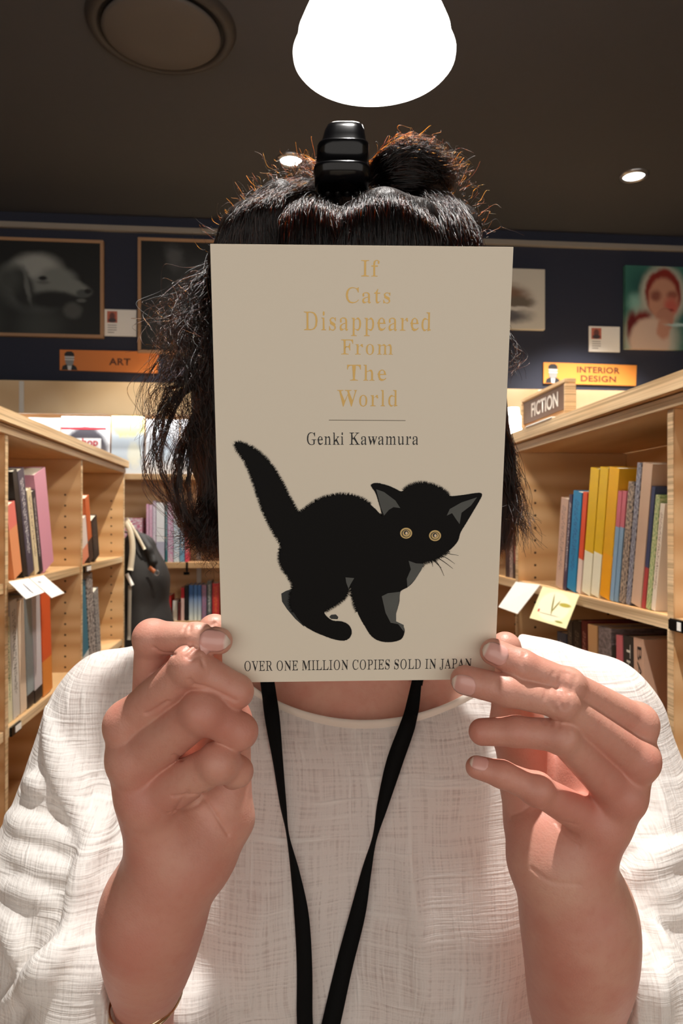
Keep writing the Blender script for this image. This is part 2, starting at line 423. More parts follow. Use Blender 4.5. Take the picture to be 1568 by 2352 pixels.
def book_at(origin, along, out, thick, height, depth, lean, label, group, c1, c2=(240, 240, 240), style='plain', yaw=0.0, cat='book'):
    """origin: foot of the spine's first corner; along: unit vector down the shelf; out: towards the reader's side"""
    along, out = Vector(along), Vector(out); up = Vector((0, 0, 1))
    if yaw:
        R = Matrix.Rotation(yaw, 3, 'Z'); along = R@along; out = R@out
    c = math.cos(lean); s = math.sin(lean)
    a2 = along*c-up*s; u2 = up*c+along*s              # tilt in the shelf plane, the foot corner stays down
    o = Vector(origin)
    if lean > 0: o = o+up*(thick*s)
    P = lambda a, d, h: o+a2*a-out*d+u2*h
    tc = min(.0018, thick*.12)
    v, f, uvs = [], [], []
    def bxx(a0, a1, d0, d1, h0, h1):
        b = len(v)
        for h in (h0, h1):
            for (a, d) in ((a0, d0), (a1, d0), (a1, d1), (a0, d1)):
                v.append(P(a, d, h)); uvs.append((a/thick if d0 == 0 and d1 <= tc*1.01 else d/depth, h/height))
        for q in ((0, 1, 5, 4), (1, 2, 6, 5), (2, 3, 7, 6), (3, 0, 4, 7), (3, 2, 1, 0), (4, 5, 6, 7)): f.append(tuple(b+i for i in q))
    bxx(0, thick, 0, tc, 0, height)
    bxx(0, tc, tc, depth, 0, height); bxx(thick-tc, thick, tc, depth, 0, height)
    me = newmesh(v, f); ul = me.uv_layers.new(name='UVMap')
    for lp in me.loops: ul.data[lp.index].uv = uvs[lp.vertex_index]
    bk = bpy.data.objects.new('book', me); COL.objects.link(bk); me.materials.append(covermat(c1, c2, style))
    base = o.copy(); me.transform(Matrix.Translation(-base)); bk.location = base; bk['_off'] = list(base)
    tag(bk, label, cat, group)
    v2, f2 = [], []
    for h in (.002, height-.002):
        for (a, d) in ((tc, tc), (thick-tc, tc), (thick-tc, depth-.003), (tc, depth-.003)): v2.append(P(a, d, h))
    f2 = [(0, 1, 5, 4), (1, 2, 6, 5), (2, 3, 7, 6), (3, 0, 4, 7), (3, 2, 1, 0), (4, 5, 6, 7)]
    link('page_block', newmesh(v2, f2), bk, PAPER)
    return bk
def shelf_row(side, zs, items, group):
    """items: (foot px x0, x1, top px x, top px y, c1, c2, style, label, yaw)"""
    X = (XL-.012) if side == 'L' else (XR+.012)
    out = (1, 0, 0) if side == 'L' else (-1, 0, 0)
    leans = []
    for it in items:
        X_ = X; r_ = at(it[0] if side == 'L' else it[1], 1200, X=X_).y; tp = at(it[2], it[3], X=X_); leans.append(math.atan2(tp.y-r_, tp.z-zs))
    med = max(-.30, min(.30, float(np.median(leans))))
    for it in items:
        x0, x1, tx, ty, c1, c2, st, lab = it[:8]; yaw = it[8] if len(it) > 8 else 0; dep = it[9] if len(it) > 9 else .15
        ya, yb = at(x0, 1200, X=X).y, at(x1, 1200, X=X).y
        top = at(tx, ty, X=X)
        if ya > yb: ya, yb = yb, ya
        ref = ya if side == 'L' else yb
        dy = top.y-ref; h = max(.12, math.hypot(top.z-zs, dy)); lean = math.atan2(dy, top.z-zs)
        h = (top.z-zs)/math.cos(med); lean = med; th = max(.006, (yb-ya)*math.cos(lean)*.94)
        if side == 'R': # measured from the far corner
            pass
        if lean < 0:   # leaning towards the reader: stands on its near foot corner
            org = Vector((X, ya, zs+.0006))
        else:
            org = Vector((X, ya, zs+.0006))
        book_at(org, (0, 1, 0), out, th, h, dep, lean, lab, group, c1, c2, st, yaw)

W = (240, 238, 234)
shelf_row('L', ZL1, [
    (33, 53.5, 18, 1166, (226, 150, 104), (226, 120, 110), 'top', 'salmon orange paperback beside the tall black book on the left shelf'),
    (54.5, 64.5, 22, 1083, (20, 20, 22), (60, 60, 64), 'plain', 'tall thin black book leaning on the left upper shelf'),
    (65, 80, 34, 1083, (70, 66, 84), (200, 196, 200), 'text', 'tall dark grey and purple book with white spine print'),
    (81, 91, 56, 1127, (222, 206, 170), (120, 100, 80), 'text', 'cream spined book squeezed between two dark books'),
    (92, 99.5, 67, 1130, (44, 38, 46), (190, 180, 180), 'text', 'thin black patterned book in front of the pink one'),
    (100, 127, 92, 1095, (214, 150, 172), (200, 130, 160), 'plain', 'big dusty pink book, last of the left upper row')], 'leaning books on the left bookcase, near bay, upper shelf')
shelf_row('L', ZL1, [
    (191, 206, 190, 1200, (240, 226, 220), (235, 150, 120), 'foot', 'white paperback in the far bay of the left upper shelf'),
    (206.5, 216, 195, 1146, (214, 106, 54), (60, 44, 40), 'foot', 'book with an orange top, far bay of the left bookcase'),
    (217, 230, 204, 1197, (40, 36, 38), (90, 80, 80), 'text', 'black paperback leaning in the far bay of the left upper shelf')], 'books in the far bay of the left upper shelf')
shelf_row('L', ZL2, [
    (20, 30, 18, 1420, (226, 222, 190), (120, 140, 90), 'text', 'pale green paperback at the near end of the left lower shelf'),
    (31, 47, 20, 1384, (206, 202, 196), (120, 116, 110), 'text', 'thick grey white book on the left lower shelf'),
    (48, 63, 34, 1384, (226, 206, 184), (190, 160, 130), 'plain', 'cream book beside the grey blue one on the left lower shelf'),
    (64, 80, 56, 1374, (150, 164, 168), (40, 34, 34), 'foot_block', 'grey blue book with a black foot on its spine'),
    (81, 99, 74, 1372, (204, 198, 204), (40, 36, 36), 'foot_block', 'pale lilac grey book next to the orange red book'),
    (100, 122, 97, 1364, (216, 88, 40), (226, 140, 60), 'foot', 'bright orange red book ending the left lower row')], 'books on the left bookcase, near bay, lower shelf')
shelf_row('L', ZL2, [
    (192, 206, 191, 1345, (60, 124, 148), (220, 226, 226), 'foot_block', 'teal blue book in the far bay of the left lower shelf'),
    (207, 222, 197, 1330, (44, 38, 36), (196, 188, 184), 'speckle', 'black and white photographic book leaning beside the teal book'),
    (223, 233, 212, 1362, (190, 186, 180), (90, 90, 96), 'speckle', 'grey mottled book behind the black and white one, far left bay')], 'books in the far bay of the left lower shelf')
gR = 'leaning books on the right bookcase upper shelf'
shelf_row('R', ZR1, [
    (1274, 1291, 1306, 1148, (214, 180, 160), (170, 140, 130), 'text', 'pale pinkish book at the far end of the right upper row'),
    (1292, 1299, 1323, 1137, (70, 56, 84), (230, 220, 220), 'text', 'thin dark purple book with white print beside the blue book'),
    (1300, 1320, 1334, 1133, (28, 138, 190), (20, 100, 160), 'text', 'bright blue book on the right upper shelf'),
    (1322, 1332, 1359, 1132, (226, 84, 50), (240, 220, 210), 'foot', 'thin orange red book between the blue and yellow books'),
    (1334, 1354, 1379, 1078, (232, 188, 30), (250, 246, 220), 'foot', 'tall yellow book with glare painted on its foot, next to the thin red book'),  # cover is all yellow; the white foot paints in overexposed light
    (1355, 1374, 1399, 1076, (234, 190, 28), (250, 246, 220), 'foot', 'second tall yellow book with glare painted on its foot, nearer the light blue books'),  # same overexposure painted into the foot colour
    (1375, 1398, 1422, 1077, (236, 178, 24), (244, 170, 20), 'foot', 'yellow book whose plain cover faces out over its neighbours'),
    (1399, 1408, 1433, 1130, (140, 176, 204), (206, 110, 124), 'top', 'pale blue book with pink top beside the yellow cover'),
    (1409, 1418, 1444, 1130, (132, 168, 198), (206, 110, 124), 'top', 'pale blue book with pink top beside the speckled dark book'),
    (1420, 1434, 1453, 1110, (64, 58, 60), (190, 170, 150), 'speckle', 'black mottled book to the near side of the light blue pair'),
    (1436, 1446, 1466, 1066, (70, 72, 90), (170, 170, 180), 'speckle', 'tall grey blue mottled book against the beige one'),
    (1447, 1470, 1489, 1068, (206, 174, 148), (190, 150, 130), 'plain', 'thick plain beige book near the right upright'),
    (1472, 1480, 1497, 1120, (52, 62, 96), (170, 60, 60), 'foot', 'dark blue book with red foot near the right upright'),
    (1482, 1492, 1503, 1140, (120, 150, 92), (200, 200, 150), 'speckle', 'green mottled book near the right upright'),
    (1494, 1504, 1511, 1160, (224, 210, 190), (150, 120, 100), 'text', 'cream paperback touching the right upright')], gR)
gR2 = 'books on the right bookcase lower shelf'
shelf_row('R', ZR2, [
    (1280, 1302, 1284, 1452, (64, 82, 110), (200, 200, 210), 'text', 'short navy blue book, farthest on the right lower shelf'),
    (1304, 1316, 1316, 1430, (70, 66, 62), (140, 130, 120), 'text', 'dark grey book second from the far end, right lower shelf'),
    (1317, 1336, 1334, 1430, (34, 32, 34), (120, 110, 104), 'text', 'black book left of the dark red one on the right lower shelf'),
    (1337, 1350, 1356, 1432, (120, 34, 40), (220, 160, 150), 'text', 'thin dark red book on the right lower shelf'),
    (1351, 1374, 1370, 1440, (206, 160, 110), (190, 130, 90), 'plain', 'tan book on the right lower shelf'),
    (1375, 1406, 1395, 1445, (150, 136, 134), (100, 90, 90), 'speckle', 'thick grey mottled book on the right lower shelf'),
    (1407, 1416, 1424, 1490, (30, 28, 28), (90, 80, 80), 'plain', 'short thin black book beside the pink book'),
    (1417, 1432, 1434, 1465, (206, 108, 114), (190, 90, 100), 'plain', 'pink spined book on the right lower shelf'),
    (1433, 1456, 1450, 1465, (44, 42, 40), (214, 206, 190), 'plain', 'black book with pale capitals down its spine'),
    (1457, 1482, 1474, 1470, (206, 166, 140), (60, 50, 50), 'plain', 'beige book with black capitals down its spine')], gR2)
def spine_text(px, py, body, hpx, mat, zx=XR+.0105):
    c = at(px, py, X=zx); c2 = at(px, py+hpx, X=zx)
    put_text('spine_lettering', body, c, (0, 0, -1), (0, -1, 0), height=None, width=abs(c.z-c2.z), mat=mat, parent=None, size=1)
INKD = plain('dark_ink', srgb(44, 34, 32), .6); INKW = plain('pale_ink', srgb(226, 218, 204), .6)
for obname, txt, mt in (('pale capitals', 'THE LI', INKW), ('black capitals', 'BARB', INKD)):
    bk = [o for o in bpy.data.objects if txt and o.get('label', '').find(obname) >= 0][0]
    vs = [bk.location+v.co for v in bk.data.vertices]
    y0 = min(v.y for v in vs); y1 = max(v.y for v in vs); z1 = max(v.z for v in vs); x = min(v.x for v in vs)
    put_text('spine_lettering', txt, (x, (y0+y1)/2, z1-.075), (0, 0, -1), (0, -1, 0), width=.12, height=(y1-y0)*.34, mat=mt, parent=bk, size=1)
# far bay of the right case, seen past the book and the hair
def simple_row(y0, X, zs, out, items, group):
    y = y0
    for th, h, c1, c2, st, lab in items:
        book_at((X, y, zs+.0006), (0, 1, 0), out, th, h, .14, 0, lab, group, c1, c2, st); y += th+.001
simple_row(1.90, XR+.012, ZR1, (-1, 0, 0), [
    (.03, .20, (52, 34, 34), (180, 60, 60), 'text', 'dark brown book first beyond the far upright of the right case'),
    (.026, .21, (70, 56, 54), (200, 180, 170), 'speckle', 'mottled brown book second beyond the far upright of the right case'),
    (.034, .19, (60, 40, 44), (190, 70, 70), 'top', 'dark book with red top, third beyond the far right upright')], 'books in the far bay of the right case')

# ------------------------------------------------------------------ the back bookcase under the navy wall
YB = 3.86
zb_top = at(200, 876, Y=YB).z
zb_bul = at(200, 951, Y=YB).z
zs1 = at(330, 1088, Y=YB).z
zs2 = at(430, 1292, Y=YB).z
bc = empty('bookcase', (-.6, (YB+YW)/2, 0), 'tall plywood bookcase along the navy back wall with a deep header', 'bookcase')
PLYB = wood('plywood_pale', srgb(232, 204, 162), srgb(214, 178, 130), (2, 1, 1))
X0, X1 = -2.6, 2.6
led = empty('strip_light', (0, YB+.035, zb_bul+.03), 'slim light strip tucked behind the header of the back bookcase', 'light')
box('housing', (X0+.05, YB+.0205, zb_bul+.030), (X1-.05, YB+.045, zb_bul+.045), METAL, led, .001)
box('lit_lens', (X0+.06, YB+.023, zb_bul+.026), (X1-.06, YB+.043, zb_bul+.0298), plain('led_lit', (.95, .98, 1, 1), .4, emis=3), led, 0)
for xx in (-1.7, -.6, .5, 1.6):
    al = light('strip_glow', 'AREA', (xx, YB+.034, zb_bul+.022), 3.2, (.94, .97, 1), 1.0, None, (xx, YB+.10, zb_bul-.4))
    al.data.shape = 'RECTANGLE'; al.data.size = 1.0; al.data.size_y = .02
box('header_board', (X0, YB, zb_bul), (X1, YB+.02, zb_top), PLYB, bc)
box('top_board', (X0, YB+.021, zb_top-.02), (X1, YW-.001, zb_top), PLYB, bc)
box('back_panel', (X0, YW-.014, 0), (X1, YW-.002, zb_top-.022), PLY, bc)
for zz in (zs1, zs2, zs2-.34, zs2-.68, .1):
    s = box('shelf', (X0, YB+.005, zz-.03), (X1, YW-.015, zz), PLYH, bc)
STRIP = plain('white_strip', srgb(226, 222, 214), .5)
for px in (50, 445, 1240):
    x = at(px, 900, Y=YB).x
    box('shelf_rail', (x-.012, YW-.03 if px == 445 else YB-.006, .0 if px != 50 else zb_bul+.004), (x+.012, YW-.015 if px == 445 else YB-.0005, zb_bul if px == 445 else zb_top-.004), STRIP, bc)
for x in (X0+.01, -1.55, X1-.01):
    box('upright', (x-.01, YB+.003, 0), (x+.01, YW-.016, zb_bul-.001), PLY, bc)

def face_out(name, px0, py0, px1, py1, Y, label, cat, mat, group=None, lean=.06, thick=.012):
    a, b = at(px0, py0, Y=Y), at(px1, py1, Y=Y); lo = b.z; h = a.z-b.z
    tl = Vector((a.x, Y+lean*h, a.z)); tr = Vector((b.x, Y+lean*h, a.z)); br = Vector((b.x, Y, lo)); bl = Vector((a.x, Y, lo))
    o = empty(name, (bl+br)/2, label, cat, group)
    panel('cover', (tl, tr, br, bl), mat, o, thick)
    return o, tl, tr, br, bl
REDI = plain('red_ink', srgb(196, 40, 54), .5)
yb = YB+.06
zshelf = lambda px: 0
def on_shelf_bottom(z, px, Y):  # pixel y of height z at column px on plane Y
    u = (px-784)/F; t = Y/(CS-SN*u); return 1200-(z-CAMZ)/t*F
def fo(px0, py0, px1, zs, *a, **k): return face_out('book', px0, py0, px1, on_shelf_bottom(zs+.001, px1, yb), yb, *a, **k)
g = 'face-out books on the top ledge of the back bookcase'
fo(40, 958, 136, zs1, 'white face-out book at the left of the back top ledge', 'book', blobmat('cover_white_a', srgb(236, 238, 240), [(.5, .7, .4, .2, srgb(200, 214, 224), .5)], grain=.1), g)
pb, tl, tr, br, bl = fo(139, 955, 251, zs1, 'face-out book with a grey picture and red shop lettering on back ledge', 'book', blobmat('cover_shop', srgb(240, 240, 242), [(.5, .38, .46, .46, srgb(70, 66, 74), .15), (.5, .38, .4, .2, srgb(120, 110, 112), .5), (.7, .12, .2, .12, srgb(236, 236, 236), .3)], grain=.08), g)
wv = (tr-tl); hv = (tl-bl)
panel('red_band', (tl+wv*.0-hv*.19+Vector((0, -.001, 0)), tl+wv*.92-hv*.19+Vector((0, -.001, 0)), tl+wv*.92-hv*.225+Vector((0, -.001, 0)), tl-hv*.225+Vector((0, -.001, 0))), REDI, pb, .0008)
panel('title_label', (tl+wv*.18-hv*.38+Vector((0, -.001, 0)), tl+wv*.82-hv*.38+Vector((0, -.001, 0)), tl+wv*.82-hv*.56+Vector((0, -.001, 0)), tl+wv*.18-hv*.56+Vector((0, -.001, 0))), WHITE, pb, .0008)
put_text('title', 'kshop', tl+wv*.50-hv*.465+Vector((0, -.001, 0)), wv, hv, width=wv.length*.52, mat=REDI, parent=pb, lift=.001, size=1, offset=.02)
put_text('small_title', 'brand New', tl+wv*.48-hv*.07, wv, hv, width=wv.length*.5, mat=plain('grey_ink', srgb(150, 150, 156), .6), parent=pb, lift=.001, size=1)
fo(255, 954, 330, zs1, 'yellow and grey blue face-out book beside the hair on the back ledge', 'book', blobmat('cover_map', srgb(178, 188, 196), [(.5, .86, .6, .22, srgb(206, 200, 140), .2), (.4, .95, .2, .06, srgb(150, 160, 160), .3), (.7, .35, .2, .2, srgb(206, 206, 190), .4)], grain=.2), g)
fo(334, 962, 410, zs1, 'pale grey face-out book behind the strands of hair', 'book', blobmat('cover_pale', srgb(206, 210, 214), [(.5, .5, .35, .3, srgb(170, 184, 196), .5)], grain=.2), g)
fo(414, 962, 496, zs1, 'white and blue face-out book hidden behind dark hair', 'book', blobmat('cover_pale_b', srgb(220, 222, 226), [(.5, .3, .35, .2, srgb(120, 140, 170), .4)], grain=.2), g)
fo(500, 962, 700, zs1, 'plain white face-out book behind the held book', 'book', WHITE, g)
# standing rows
def back_row(px0, zs, items, group, Y=YB+.04):
    for (pa, pbx, ty, c1, c2, st, lab) in items:
        xa, xb2 = at(pa, 1200, Y=Y).x, at(pbx, 1200, Y=Y).x
        h = at(pa, ty, Y=Y).z-zs
        book_at((xa, Y, zs+.0006), (1, 0, 0), (0, -1, 0), (xb2-xa)*.96, h, .15, 0, lab, group, c1, c2, st)
back_row(0, zs2, [
    (286, 327, 1190, (244, 244, 246), (210, 90, 130), 'speckle', 'white boxed book with pink blocks behind the bag strap'),
    (336, 342, 1158, (226, 170, 200), (240, 220, 230), 'text', 'pink book first right of the white boxed book'),
    (343, 350, 1160, (236, 200, 220), (210, 120, 160), 'text', 'pale pink book second right of the white boxed book'),
    (351, 358, 1150, (214, 196, 216), (250, 250, 250), 'text', 'lilac book in the middle row of the back case'),
    (359, 378, 1154, (242, 244, 246), (190, 190, 210), 'foot', 'thick white book in the middle row of the back case'),
    (380, 384, 1160, (50, 120, 130), (230, 230, 230), 'text', 'thin teal book beside the thick white book'),
    (385, 398, 1152, (206, 220, 226), (200, 120, 170), 'speckle', 'white and pink speckled book in the back middle row'),
    (399, 412, 1150, (150, 186, 210), (230, 236, 240), 'speckle', 'pale blue speckled book in the back middle row'),
    (413, 424, 1158, (110, 160, 190), (240, 240, 240), 'text', 'sky blue book in the back middle row'),
    (425, 431, 1200, (206, 66, 90), (240, 220, 220), 'text', 'small red pink book ending the back middle row')], 'books in the middle row of the back bookcase')
zs3 = at(440, 1428, Y=YB).z
box('shelf', (X0, YB+.005, zs3-.03), (X1, YW-.015, zs3), PLYH, bc)
back_row(0, zs3, [
    (384, 393, 1368, (200, 44, 44), (240, 220, 220), 'plain', 'red book right of the black bag on the back lower row'),
    (397, 407, 1380, (238, 236, 228), (190, 180, 170), 'plain', 'short cream white book beside the red book'),
    (409, 414, 1384, (60, 40, 44), (150, 60, 60), 'speckle', 'thin dark brown book on the back lower row'),
    (415.5, 423, 1350, (238, 200, 190), (206, 40, 50), 'top', 'white book with a red top on the back lower row'),
    (424.5, 432, 1345, (18, 18, 22), (60, 60, 60), 'plain', 'black book left of the three blue ones'),
    (434, 444, 1344, (60, 110, 176), (226, 240, 236), 'fade', 'blue fading to white book, left one of three alike'),
    (445, 453, 1344, (76, 130, 196), (226, 240, 236), 'fade', 'blue fading to white book, middle one of three alike'),
    (454, 462, 1344, (66, 120, 190), (226, 240, 236), 'fade', 'blue fading to white book, right one of three alike'),
    (463.5, 474, 1344, (206, 130, 146), (110, 120, 160), 'speckle', 'pink mottled book right of the blue trio'),
    (475.5, 486, 1335, (90, 100, 100), (220, 220, 214), 'text', 'grey green book with white spine print'),
    (487.5, 503, 1340, (206, 44, 46), (236, 120, 60), 'text', 'bright red book touching the edge of the held book')], 'books in the lower row of the back bookcase')
# black shelf clip under the middle row
clipc = at(430, 1300, Y=YB)
cl = empty('shelf_clip', clipc, 'small black clamp on the edge of the back bookcase middle shelf', 'clip')
box('jaw', clipc+Vector((-.018, -.012, -.045)), clipc+Vector((.012, .004, -.03)), BLACKP, cl)
box('screw', clipc+Vector((-.006, -.010, -.03)), clipc+Vector((.004, .0035, .02)), BLACKP, cl)

# ------------------------------------------------------------------ things on the navy wall
def wall_panel(c, depth=.025):
    return [at(px, py, Y=YW-depth) for px, py in c]
FRW = plain('light_wood_frame', srgb(176, 138, 104), .5)
def framed(name, x0, y0, x1, y1, label, art, fw=.017, cat='picture', d=.03, frame=True):
    a, b = at(x0, y0, Y=YW-d), at(x1, y1, Y=YW-d)
    o = empty(name, ((a.x+b.x)/2, YW-d, b.z), label, cat)
    if frame:
        for (lo, hi) in (((a.x, b.z), (b.x, b.z+fw)), ((a.x, a.z-fw), (b.x, a.z)), ((a.x, b.z+fw), (a.x+fw, a.z-fw)), ((b.x-fw, b.z+fw), (b.x, a.z-fw))):
            box('frame_rail', (lo[0], YW-d, lo[1]), (hi[0], YW-.0005, hi[1]), FRW, o)
        q = d-.006; i = fw*.9
    else: q = d; i = 0
    panel('canvas', (Vector((a.x+i, YW-q, a.z-i)), Vector((b.x-i, YW-q, a.z-i)), Vector((b.x-i, YW-q, b.z+i)), Vector((a.x+i, YW-q, b.z+i))), art, o, q-.001)
    return o
g1, g2, g3, bk_ = srgb(158, 162, 158), srgb(122, 127, 124), srgb(74, 78, 77), srgb(16, 17, 16)
dog = blobmat('dog_photograph', bk_, [
    (.42, .22, .42, .34, srgb(24, 26, 25), .5), (.12, .16, .10, .22, srgb(44, 48, 46), .9), (.50, .10, .16, .16, srgb(58, 62, 60), .8),
    (.46, .50, .28, .26, g3, .3), (.45, .62, .26, .19, g2, .25), (.48, .74, .17, .12, g1, .5), (.64, .60, .15, .12, g2, .4),
    (.75, .52, .17, .085, g2, .3, -.40), (.86, .45, .06, .045, g3, .3), (.60, .37, .20, .09, srgb(18, 19, 18), .4), (.895, .475, .03, .028, srgb(20, 20, 20), .4), (.40, .66, .10, .05, g1, .7),
    (.77, .26, .075, .085, srgb(76, 78, 76), .35), (.36, .50, .09, .22, srgb(32, 34, 33), .35, .2), (.40, .52, .02, .17, srgb(104, 108, 106), .6, .15),
    (.25, .58, .10, .14, srgb(66, 70, 68), .7), (.53, .60, .035, .025, srgb(16, 16, 16), .5), (.53, .555, .05, .02, srgb(96, 98, 96), .6),
    (.84, .37, .04, .02, srgb(92, 94, 92), .5)], .5, .03)
framed('framed_picture', -60, 541, 237, 776, 'framed dark photograph of a long haired dog in profile', dog)
leo = blobmat('cat_head_photograph', bk_, [(.42, .40, .42, .50, srgb(40, 42, 43), .5), (.27, .85, .07, .10, srgb(80, 82, 84), .7, .3), (.5, .45, .22, .3, srgb(60, 61, 63), .7), (.30, .25, .20, .2, srgb(52, 54, 55), .6),
    (.35, .55, .03, .03, bk_, .6), (.48, .62, .03, .025, bk_, .6), (.6, .5, .03, .03, bk_, .6), (.42, .38, .03, .03, bk_, .6), (.28, .40, .03, .03, bk_, .6), (.55, .33, .03, .03, bk_, .6), (.25, .15, .03, .03, bk_, .6)], .5, .12)
framed('framed_picture', 316, 544, 610, 816, 'framed dark photograph of a spotted big cat, half behind hair', leo)
can = blobmat('white_canvas_print', srgb(214, 208, 194), [(.52, .52, .30, .22, srgb(128, 98, 78), .4), (.42, .62, .14, .10, srgb(170, 116, 70), .6), (.72, .44, .16, .10, srgb(112, 100, 86), .5), (.52, .22, .30, .12, srgb(96, 92, 94), .5), (.55, .34, .32, .03, srgb(216, 210, 200), .5)], .6, .10)
framed('canvas_picture', 1040, 612, 1251, 757, 'unframed white canvas with brown and grey animal shapes', can, frame=False)
por = blobmat('portrait_painting', srgb(62, 120, 108), [(.25, .75, .20, .2, srgb(40, 90, 84), .8), (.15, .55, .1, .1, srgb(140, 190, 176), .8), (.90, .5, .2, .3, srgb(52, 108, 100), .8),
    (.56, .66, .34, .35, srgb(196, 196, 178), .2), (.38, .12, .40, .40, srgb(196, 196, 180), .3), (.56, .68, .27, .29, srgb(140, 44, 36), .12), (.56, .60, .22, .26, srgb(206, 150, 124), .15), (.45, .64, .08, .06, srgb(150, 90, 74), .6), (.70, .66, .08, .05, srgb(160, 96, 78), .6),
    (.68, .52, .10, .10, srgb(206, 104, 90), .6), (.62, .47, .09, .025, srgb(140, 30, 36), .4), (.58, .36, .14, .14, srgb(196, 138, 116), .2), (.24, .28, .15, .2, srgb(126, 36, 32), .3, -.6), (.10, .25, .08, .2, srgb(110, 30, 30), .4), (.36, .10, .30, .28, srgb(224, 196, 176), .15), (.56, .24, .10, .12, srgb(206, 150, 126), .3),
    (.93, .06, .06, .26, srgb(24, 44, 42), .4), (.83, .30, .2, .02, srgb(190, 220, 214), .6)], .35, .05, gloss=.4)
framed('canvas_picture', 1436, 609, 1590, 804, 'painted portrait of a red haired figure on a green ground', por, frame=False)
def small_card(x0, y0, x1, y1, label, group):
    a, b = at(x0, y0, Y=YW-.006), at(x1, y1, Y=YW-.006)
    o = empty('caption_card', ((a.x+b.x)/2, YW-.006, b.z), label, 'card', group)
    P = lambda u, v, e=0: Vector((a.x+(b.x-a.x)*u, YW-.006-e, b.z+(a.z-b.z)*v))
    panel('card_sheet', (P(0, 1), P(1, 1), P(1, 0), P(0, 0)), WHITE, o, .005)
    panel('portrait_print', (P(.08, .93, .0006), P(.40, .93, .0006), P(.40, .5, .0006), P(.08, .5, .0006)), blobmat('card_portrait', srgb(196, 110, 90), [(.5, .55, .28, .35, srgb(110, 70, 66), .3), (.5, .2, .4, .2, srgb(70, 60, 64), .3)]), o, .0005)
    v, f = [], []
    for k in range(4):
        z = .42-.09*k
        for (u0, u1) in ((.1, .38),) if k < 3 else ((.1, .3),):
            i = len(v); v += [P(u0, z, .0008), P(u1, z, .0008), P(u1, z-.03, .0008), P(u0, z-.03, .0008)]; f.append((i, i+1, i+2, i+3))
    link('print_lines', newmesh(v, f), o, plain('grey_print', srgb(150, 146, 144), .7))
small_card(240, 710, 313, 773, 'small white caption card between the dog and big cat pictures', 'caption cards on the navy wall')
small_card(1352, 749, 1423, 809, 'small white caption card beside the painted portrait', 'caption cards on the navy wall')
ORG = plain('orange_sign', srgb(226, 134, 62), .5); ORG2 = plain('orange_sign_b', srgb(232, 150, 66), .5)
BRN = plain('brown_ink', srgb(96, 52, 34), .6)
def sect_sign(c, label, lines, mat, tx, tw):
    p = [at(x, y, Y=YW-.012) for x, y in c]; tl, tr, br, bl = p
    o = empty('section_sign', (bl+br)/2, label, 'sign')
    panel('board', p, mat, o, .010)
    P = lambda u, v: bl+(br-bl)*u+(tl-bl)*v
    r, up = (tr-tl), (tl-bl)
    W_ = r.length; n = len(lines)
    for i, (s, ww) in enumerate(lines):
        v = .5 if n == 1 else (.70-.42*i)
        put_text('lettering', s, P(tx, v)+Vector((0, -.0005, 0)), r, up, width=W_*ww, height=up.length*(.34 if n == 1 else .30), mat=BRN, parent=o, lift=.0006, size=1, offset=.025, spacing=1.05)
    # little head emblem with striped eyes
    grey = plain('emblem_grey', srgb(150, 150, 150), .6); dk = plain('emblem_dark', srgb(40, 38, 40), .6); wh = plain('emblem_white', srgb(226, 226, 226), .6)
    def poly(nm, pts, m, e):
        link(nm, newmesh([P(u, v)+Vector((0, -e, 0)) for u, v in pts], [tuple(range(len(pts)))]), o, m)
    poly('emblem_shoulders', [(.02, .02), (.18, .02), (.165, .20), (.13, .30), (.07, .30), (.03, .20)], dk, .001)
    poly('emblem_collar', [(.085, .02), (.115, .02), (.125, .30), (.075, .30)], wh, .0014)
    poly('emblem_head', [(.06, .34), (.08, .22), (.12, .22), (.14, .34), (.145, .72), (.12, .82), (.08, .82), (.055, .72)], grey, .0018)
    poly('emblem_hair', [(.05, .70), (.15, .70), (.145, .84), (.12, .93), (.075, .92), (.05, .82)], dk, .0022)
    for k in range(2):
        poly('emblem_stripe', [(.052, .50+k*.12), (.148, .50+k*.12), (.148, .55+k*.12), (.052, .55+k*.12)], wh, .0024)
sect_sign([(137, 803), (365, 808), (362, 857), (137, 850)], 'orange wall sign reading ART', [('ART', .215)], ORG, .61, .2)
sect_sign([(1248, 832), (1462, 839), (1460, 886), (1248, 880)], 'orange wall sign reading INTERIOR DESIGN', [('INTERIOR', .46), ('DESIGN', .38)], ORG2, .59, .4)

# ------------------------------------------------------------------ FICTION sign, lamp and cards of the right case, bag and cards of the left case
ztop = CAMZ+.180+.050
xs = XR+.012
ya, yb_ = at(1297, 950, X=xs).y, at(1196, 985, X=xs).y
fs = empty('section_sign', (xs+.012, (ya+yb_)/2, ztop), 'wooden box sign reading FICTION standing on the right bookcase', 'sign')
hS = at(1297, 868, X=xs).z-ztop
box('back_board', (xs+.008, ya+.001, ztop), (xs+.024, yb_-.001, ztop+hS-.001), PLY, fs)
for (lo, hi) in (((ya, ztop), (yb_, ztop+.012)), ((ya, ztop+hS-.010), (yb_, ztop+hS)), ((ya, ztop+.012), (ya+.008, ztop+hS-.010)), ((yb_-.008, ztop+.012), (yb_, ztop+hS-.010))):
    box('frame_rail', (xs, lo[0], lo[1]), (xs+.026, hi[0], hi[1]), PLYE, fs)
box('brown_plate', (xs+.004, ya+.008, ztop+.022), (xs+.0085, yb_-.008, ztop+hS-.010), plain('brown_plate', srgb(96, 72, 60), .4), fs, 0)
put_text('lettering', 'FICTION', (xs+.004, (ya+yb_)/2-.01, ztop+.022+(hS-.032)*.5), (0, -1, 0), (0, 0, 1), width=(yb_-ya)*.60, height=(hS-.03)*.60, mat=plain('white_letter', srgb(236, 232, 226), .4), parent=fs, lift=.0008, size=1, offset=.02)
p = at(1240, 975, X=XR-.005)
